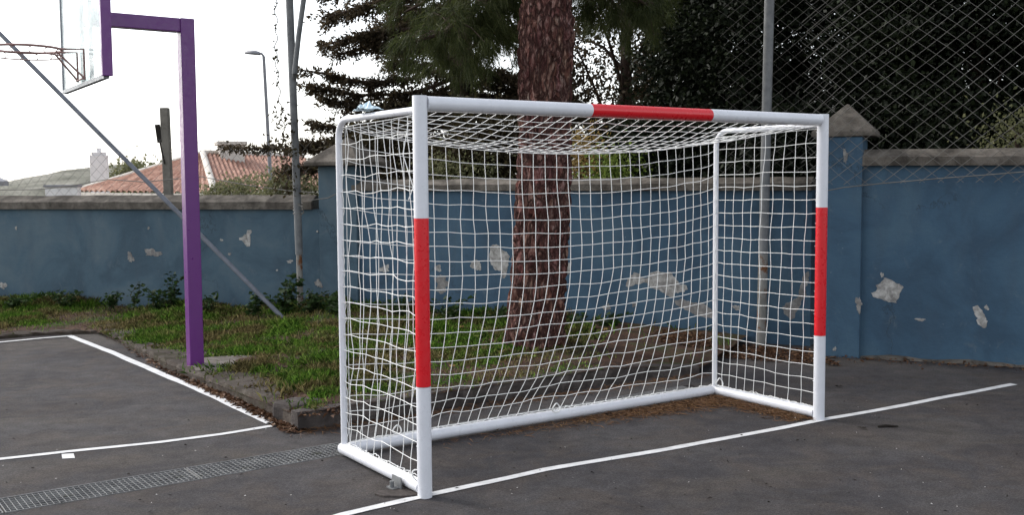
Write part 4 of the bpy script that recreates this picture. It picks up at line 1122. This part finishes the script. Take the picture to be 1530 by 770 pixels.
# creeper and loose cable hanging by the tall pole
rope = MB(); pts = [AT(411,-30,12.3), AT(413,40,12.3), AT(412,80,12.3), AT(417,140,12.3), AT(424,190,12.35), AT(427,250,12.4), AT(430,292,12.4)]
rope.tube([p + Vector((.02*math.sin(i*1.3),0,0)) for i, p in enumerate(resample(pts, 60))], .006, 5)
vine = empty('creeper', AT(430,292,12.4), 'thin dry creeper hanging left of the tall rusty pole', 'creeper')
rope.build('stem', M['twig'], vine)
Q = resample(pts, 240); C_ = []; 
for i, q in enumerate(Q):
    for _ in range((1 if i % 3 == 0 else 0) if i < 140 else 3): C_.append(q + Vector((random.gauss(0,.02 if i < 120 else .09), random.gauss(0,.06), random.gauss(0,.03))))
C_ = np.array(C_); k = len(C_); L = rng.uniform(.03,.08,k)
link('leaves', faces_mesh('leaves', leaf_faces(C_, rng.normal(size=(k,3))+np.array([0,0,-.5]), L, L*.5), 4, M['brownleaf']), vine)

# ------------------------------------------------------------------ far: lamp, houses, hill
lb = AT(406, 300, 30); lt = AT(394, 84, 30)
lamp = empty('street_lamp', (lb.x, 30, gz((lb.x,30))), 'street lamp with flat head standing beyond the left wall', 'street lamp')
b = MB(); b.tube([(lb.x,30,gz((lb.x,30))), lb, lt], [.07,.06,.045], 10); b.tube([lt, AT(391,80,30), AT(386,79,30)], .035, 8); b.build('pole', M['lampgrey'], lamp)
b = MB(); h0 = AT(388,80,30); h1 = AT(366,78,30); K = 10; vs = []
for i in range(K+1):
    f = i/K; c_ = h0.lerp(h1,f); w_ = .05+.11*math.sin(math.pi*min(1,f*.8+.2)); hh = .03+.055*math.sin(math.pi*min(1,f*.85+.15))
    vs += [c_ + Vector((0,-w_,-.03)), c_ + Vector((0,0,hh)), c_ + Vector((0,w_,-.03)), c_ + Vector((0,0,-.05))]
b.add(vs, [(i*4+q,(i+1)*4+q,(i+1)*4+(q+1)%4,i*4+(q+1)%4) for i in range(K) for q in range(4)] + [(0,1,2,3),(K*4+3,K*4+2,K*4+1,K*4)], 0, True); b.build('lamp_head', M['lampgrey'], lamp)

def tiled(b, quad, nrow, mi=0):
    """corrugated tile plane: quad = eave0, eave1, ridge1, ridge0 ; ribs run up the slope"""
    e0, e1, r1, r0 = [Vector(q) for q in quad]; nrm = (e1-e0).cross(r0-e0)
    if nrm.length < 1e-6: nrm = (e1-e0).cross(r1-e0)
    nrm.normalize(); nrm = nrm if nrm.z > 0 else -nrm
    vs = []; J = 10; K = nrow*4
    for j in range(J+1):
        for i in range(K+1):
            a = i/K; p = e0.lerp(e1,a).lerp(r0.lerp(r1,a), j/J); vs.append(p + nrm*(.10*abs(math.sin(math.pi*a*nrow)) + .015*(j%2)))
    b.add(vs, [(j*(K+1)+i, j*(K+1)+i+1, (j+1)*(K+1)+i+1, (j+1)*(K+1)+i) for j in range(J) for i in range(K)], mi, True)
# main house: hip corner facing the court
hc = AT(321, 290, 32); pk = AT(303, 231, 37); le = AT(112, 287, 38.5); re = AT(500, 285, 36); pk2 = AT(452, 236, 42)
gzz = -2.2
house = empty('tiled_house', (hc.x, hc.y+4, gzz), 'house with hipped red clay tile roof beyond the left wall', 'house')
b = MB(); tiled(b, [le, hc, pk, pk + (le-hc)*.02], 24); tiled(b, [hc, re, pk2, pk], 26)
bl = le + (re-hc)*.9
tiled(b, [bl, le, pk, pk2], 16); tiled(b, [re, bl, pk2, pk2+Vector((.05,0,0))], 16)
b.build('roof', M['tile'], house)
b = MB(); b.tube([hc + Z_*.05, pk + Z_*.06, pk2 + Z_*.06], .12, 8); b.tube([le+Z_*.05, pk+Z_*.07], .09, 8); b.build('ridge_tiles', M['cream'], house)
b = MB(); ins = lambda p, q: p.lerp(q, .06)
cen = (hc+le+re+bl)/4
poly = [ins(p, cen) for p in (le, hc, re, bl)]; b.prism(poly, gzz-.3, hc.z-.08); b.build('walls', M['cream'], house)
ch = AT(341, 232, 37.5); b = MB(); b.box((ch.x+.1, ch.y, ch.z-.2), (.85,.7,1.1), .4); b.box((ch.x+.1,ch.y,ch.z+.42), (1.05,.9,.14), .4); b.build('chimney', M['cream'], house, bevel=.02)
b = MB(); e0, e1 = AT(112,290.5,38.4), AT(321,293.5,31.9); b.beam(e0, e1, .14, .14); b.build('eaves_board', M['cream'], house)
# white chimney stack / pale wall left
c_ = AT(150, 290, 41); tw = empty('chimney_stack', (c_.x, 41, -2.2), 'white rendered chimney stack left of the tiled roof', 'chimney')
b = MB(); t_ = AT(150, 232, 41); b.box((c_.x, 41, (t_.z-2.2)/2), (.62,.6,t_.z+2.2), .25); b.build('shaft', M['whitewash'], tw, bevel=.02)
b = MB(); b.box((c_.x, 41, t_.z+.06), (.5,.5,.11), .25); b.box((c_.x-.0, 41, t_.z+.2), (.16,.16,.17), .25); b.build('cap', M['whitewash'], tw, bevel=.02)
a0 = AT(70,280,36); a1 = AT(118,280,36); b = MB(); b.box(((a0.x+a1.x)/2, 36, (a0.z-2.2)/2), (a1.x-a0.x, .3, a0.z+2.2)); 
ow = empty('garden_wall', ((a0.x+a1.x)/2, 36, -2.2), 'low whitewashed garden wall left of the tiled house', 'wall')
b.build('render', M['whitewash'], ow); b = MB(); b.box(((a0.x+a1.x)/2, 36, a0.z+.042), (a1.x-a0.x+.08,.4,.08)); b.build('coping', M['lampgrey'], ow, bevel=.01)
# eave of another house at the left edge
s0 = AT(14, 275, 24); sh = empty('outbuilding', (s0.x-1.6, 25.5, -2.0), 'small dark roofed outbuilding cut by the left picture edge', 'outbuilding')
b = MB(); ez = s0.z+.02; rz_ = ez + .75
x1 = AT(13,275,27).x; x0 = x1-3.4; y0, y1 = 24, 27; xm = (x0+x1)/2
for sx_, xe in ((1,x1),(-1,x0)):
    b.add([(xe,y0,ez-.06),(xe,y1,ez-.06),(xm,y1,rz_-.06),(xm,y0,rz_-.06),(xe,y0,ez+.06),(xe,y1,ez+.06),(xm,y1,rz_+.06),(xm,y0,rz_+.06)], [(0,1,2,3),(7,6,5,4),(0,4,5,1),(1,5,6,2),(2,6,7,3),(3,7,4,0)])
b.build('roof', M['lampgrey'], sh); b = MB(); b.box((xm,25.5,(ez-2.2)/2-.05), (2.9,2.6,ez+2.1)); b.build('walls', M['cream'], sh)
# hill
b = MB(); vs = []; NX, NY = 90, 12
for j in range(NY+1):
    for i in range(NX+1):
        x = -330 + 360*i/NX; y = 190 + 140*j/NY; f = math.sin(math.pi*j/NY)
        prof = .55*(11.5*math.exp(-((x+100)/24)**2) + 7.4*math.exp(-((x+70)/26)**2) + 2.0*math.exp(-((x+190)/60)**2)) + 2.2
        vs.append((x, y, -3.5 + f*(prof + 1.3*mnoise.noise(Vector((x*.06,y*.06,1))) + .9*mnoise.noise(Vector((x*.25,y*.2,5))))))
b.add(vs, [(j*(NX+1)+i, j*(NX+1)+i+1, (j+1)*(NX+1)+i+1, (j+1)*(NX+1)+i) for j in range(NY) for i in range(NX)], 0, True)
tag(b.build('hills', M['hill']), kind='structure')
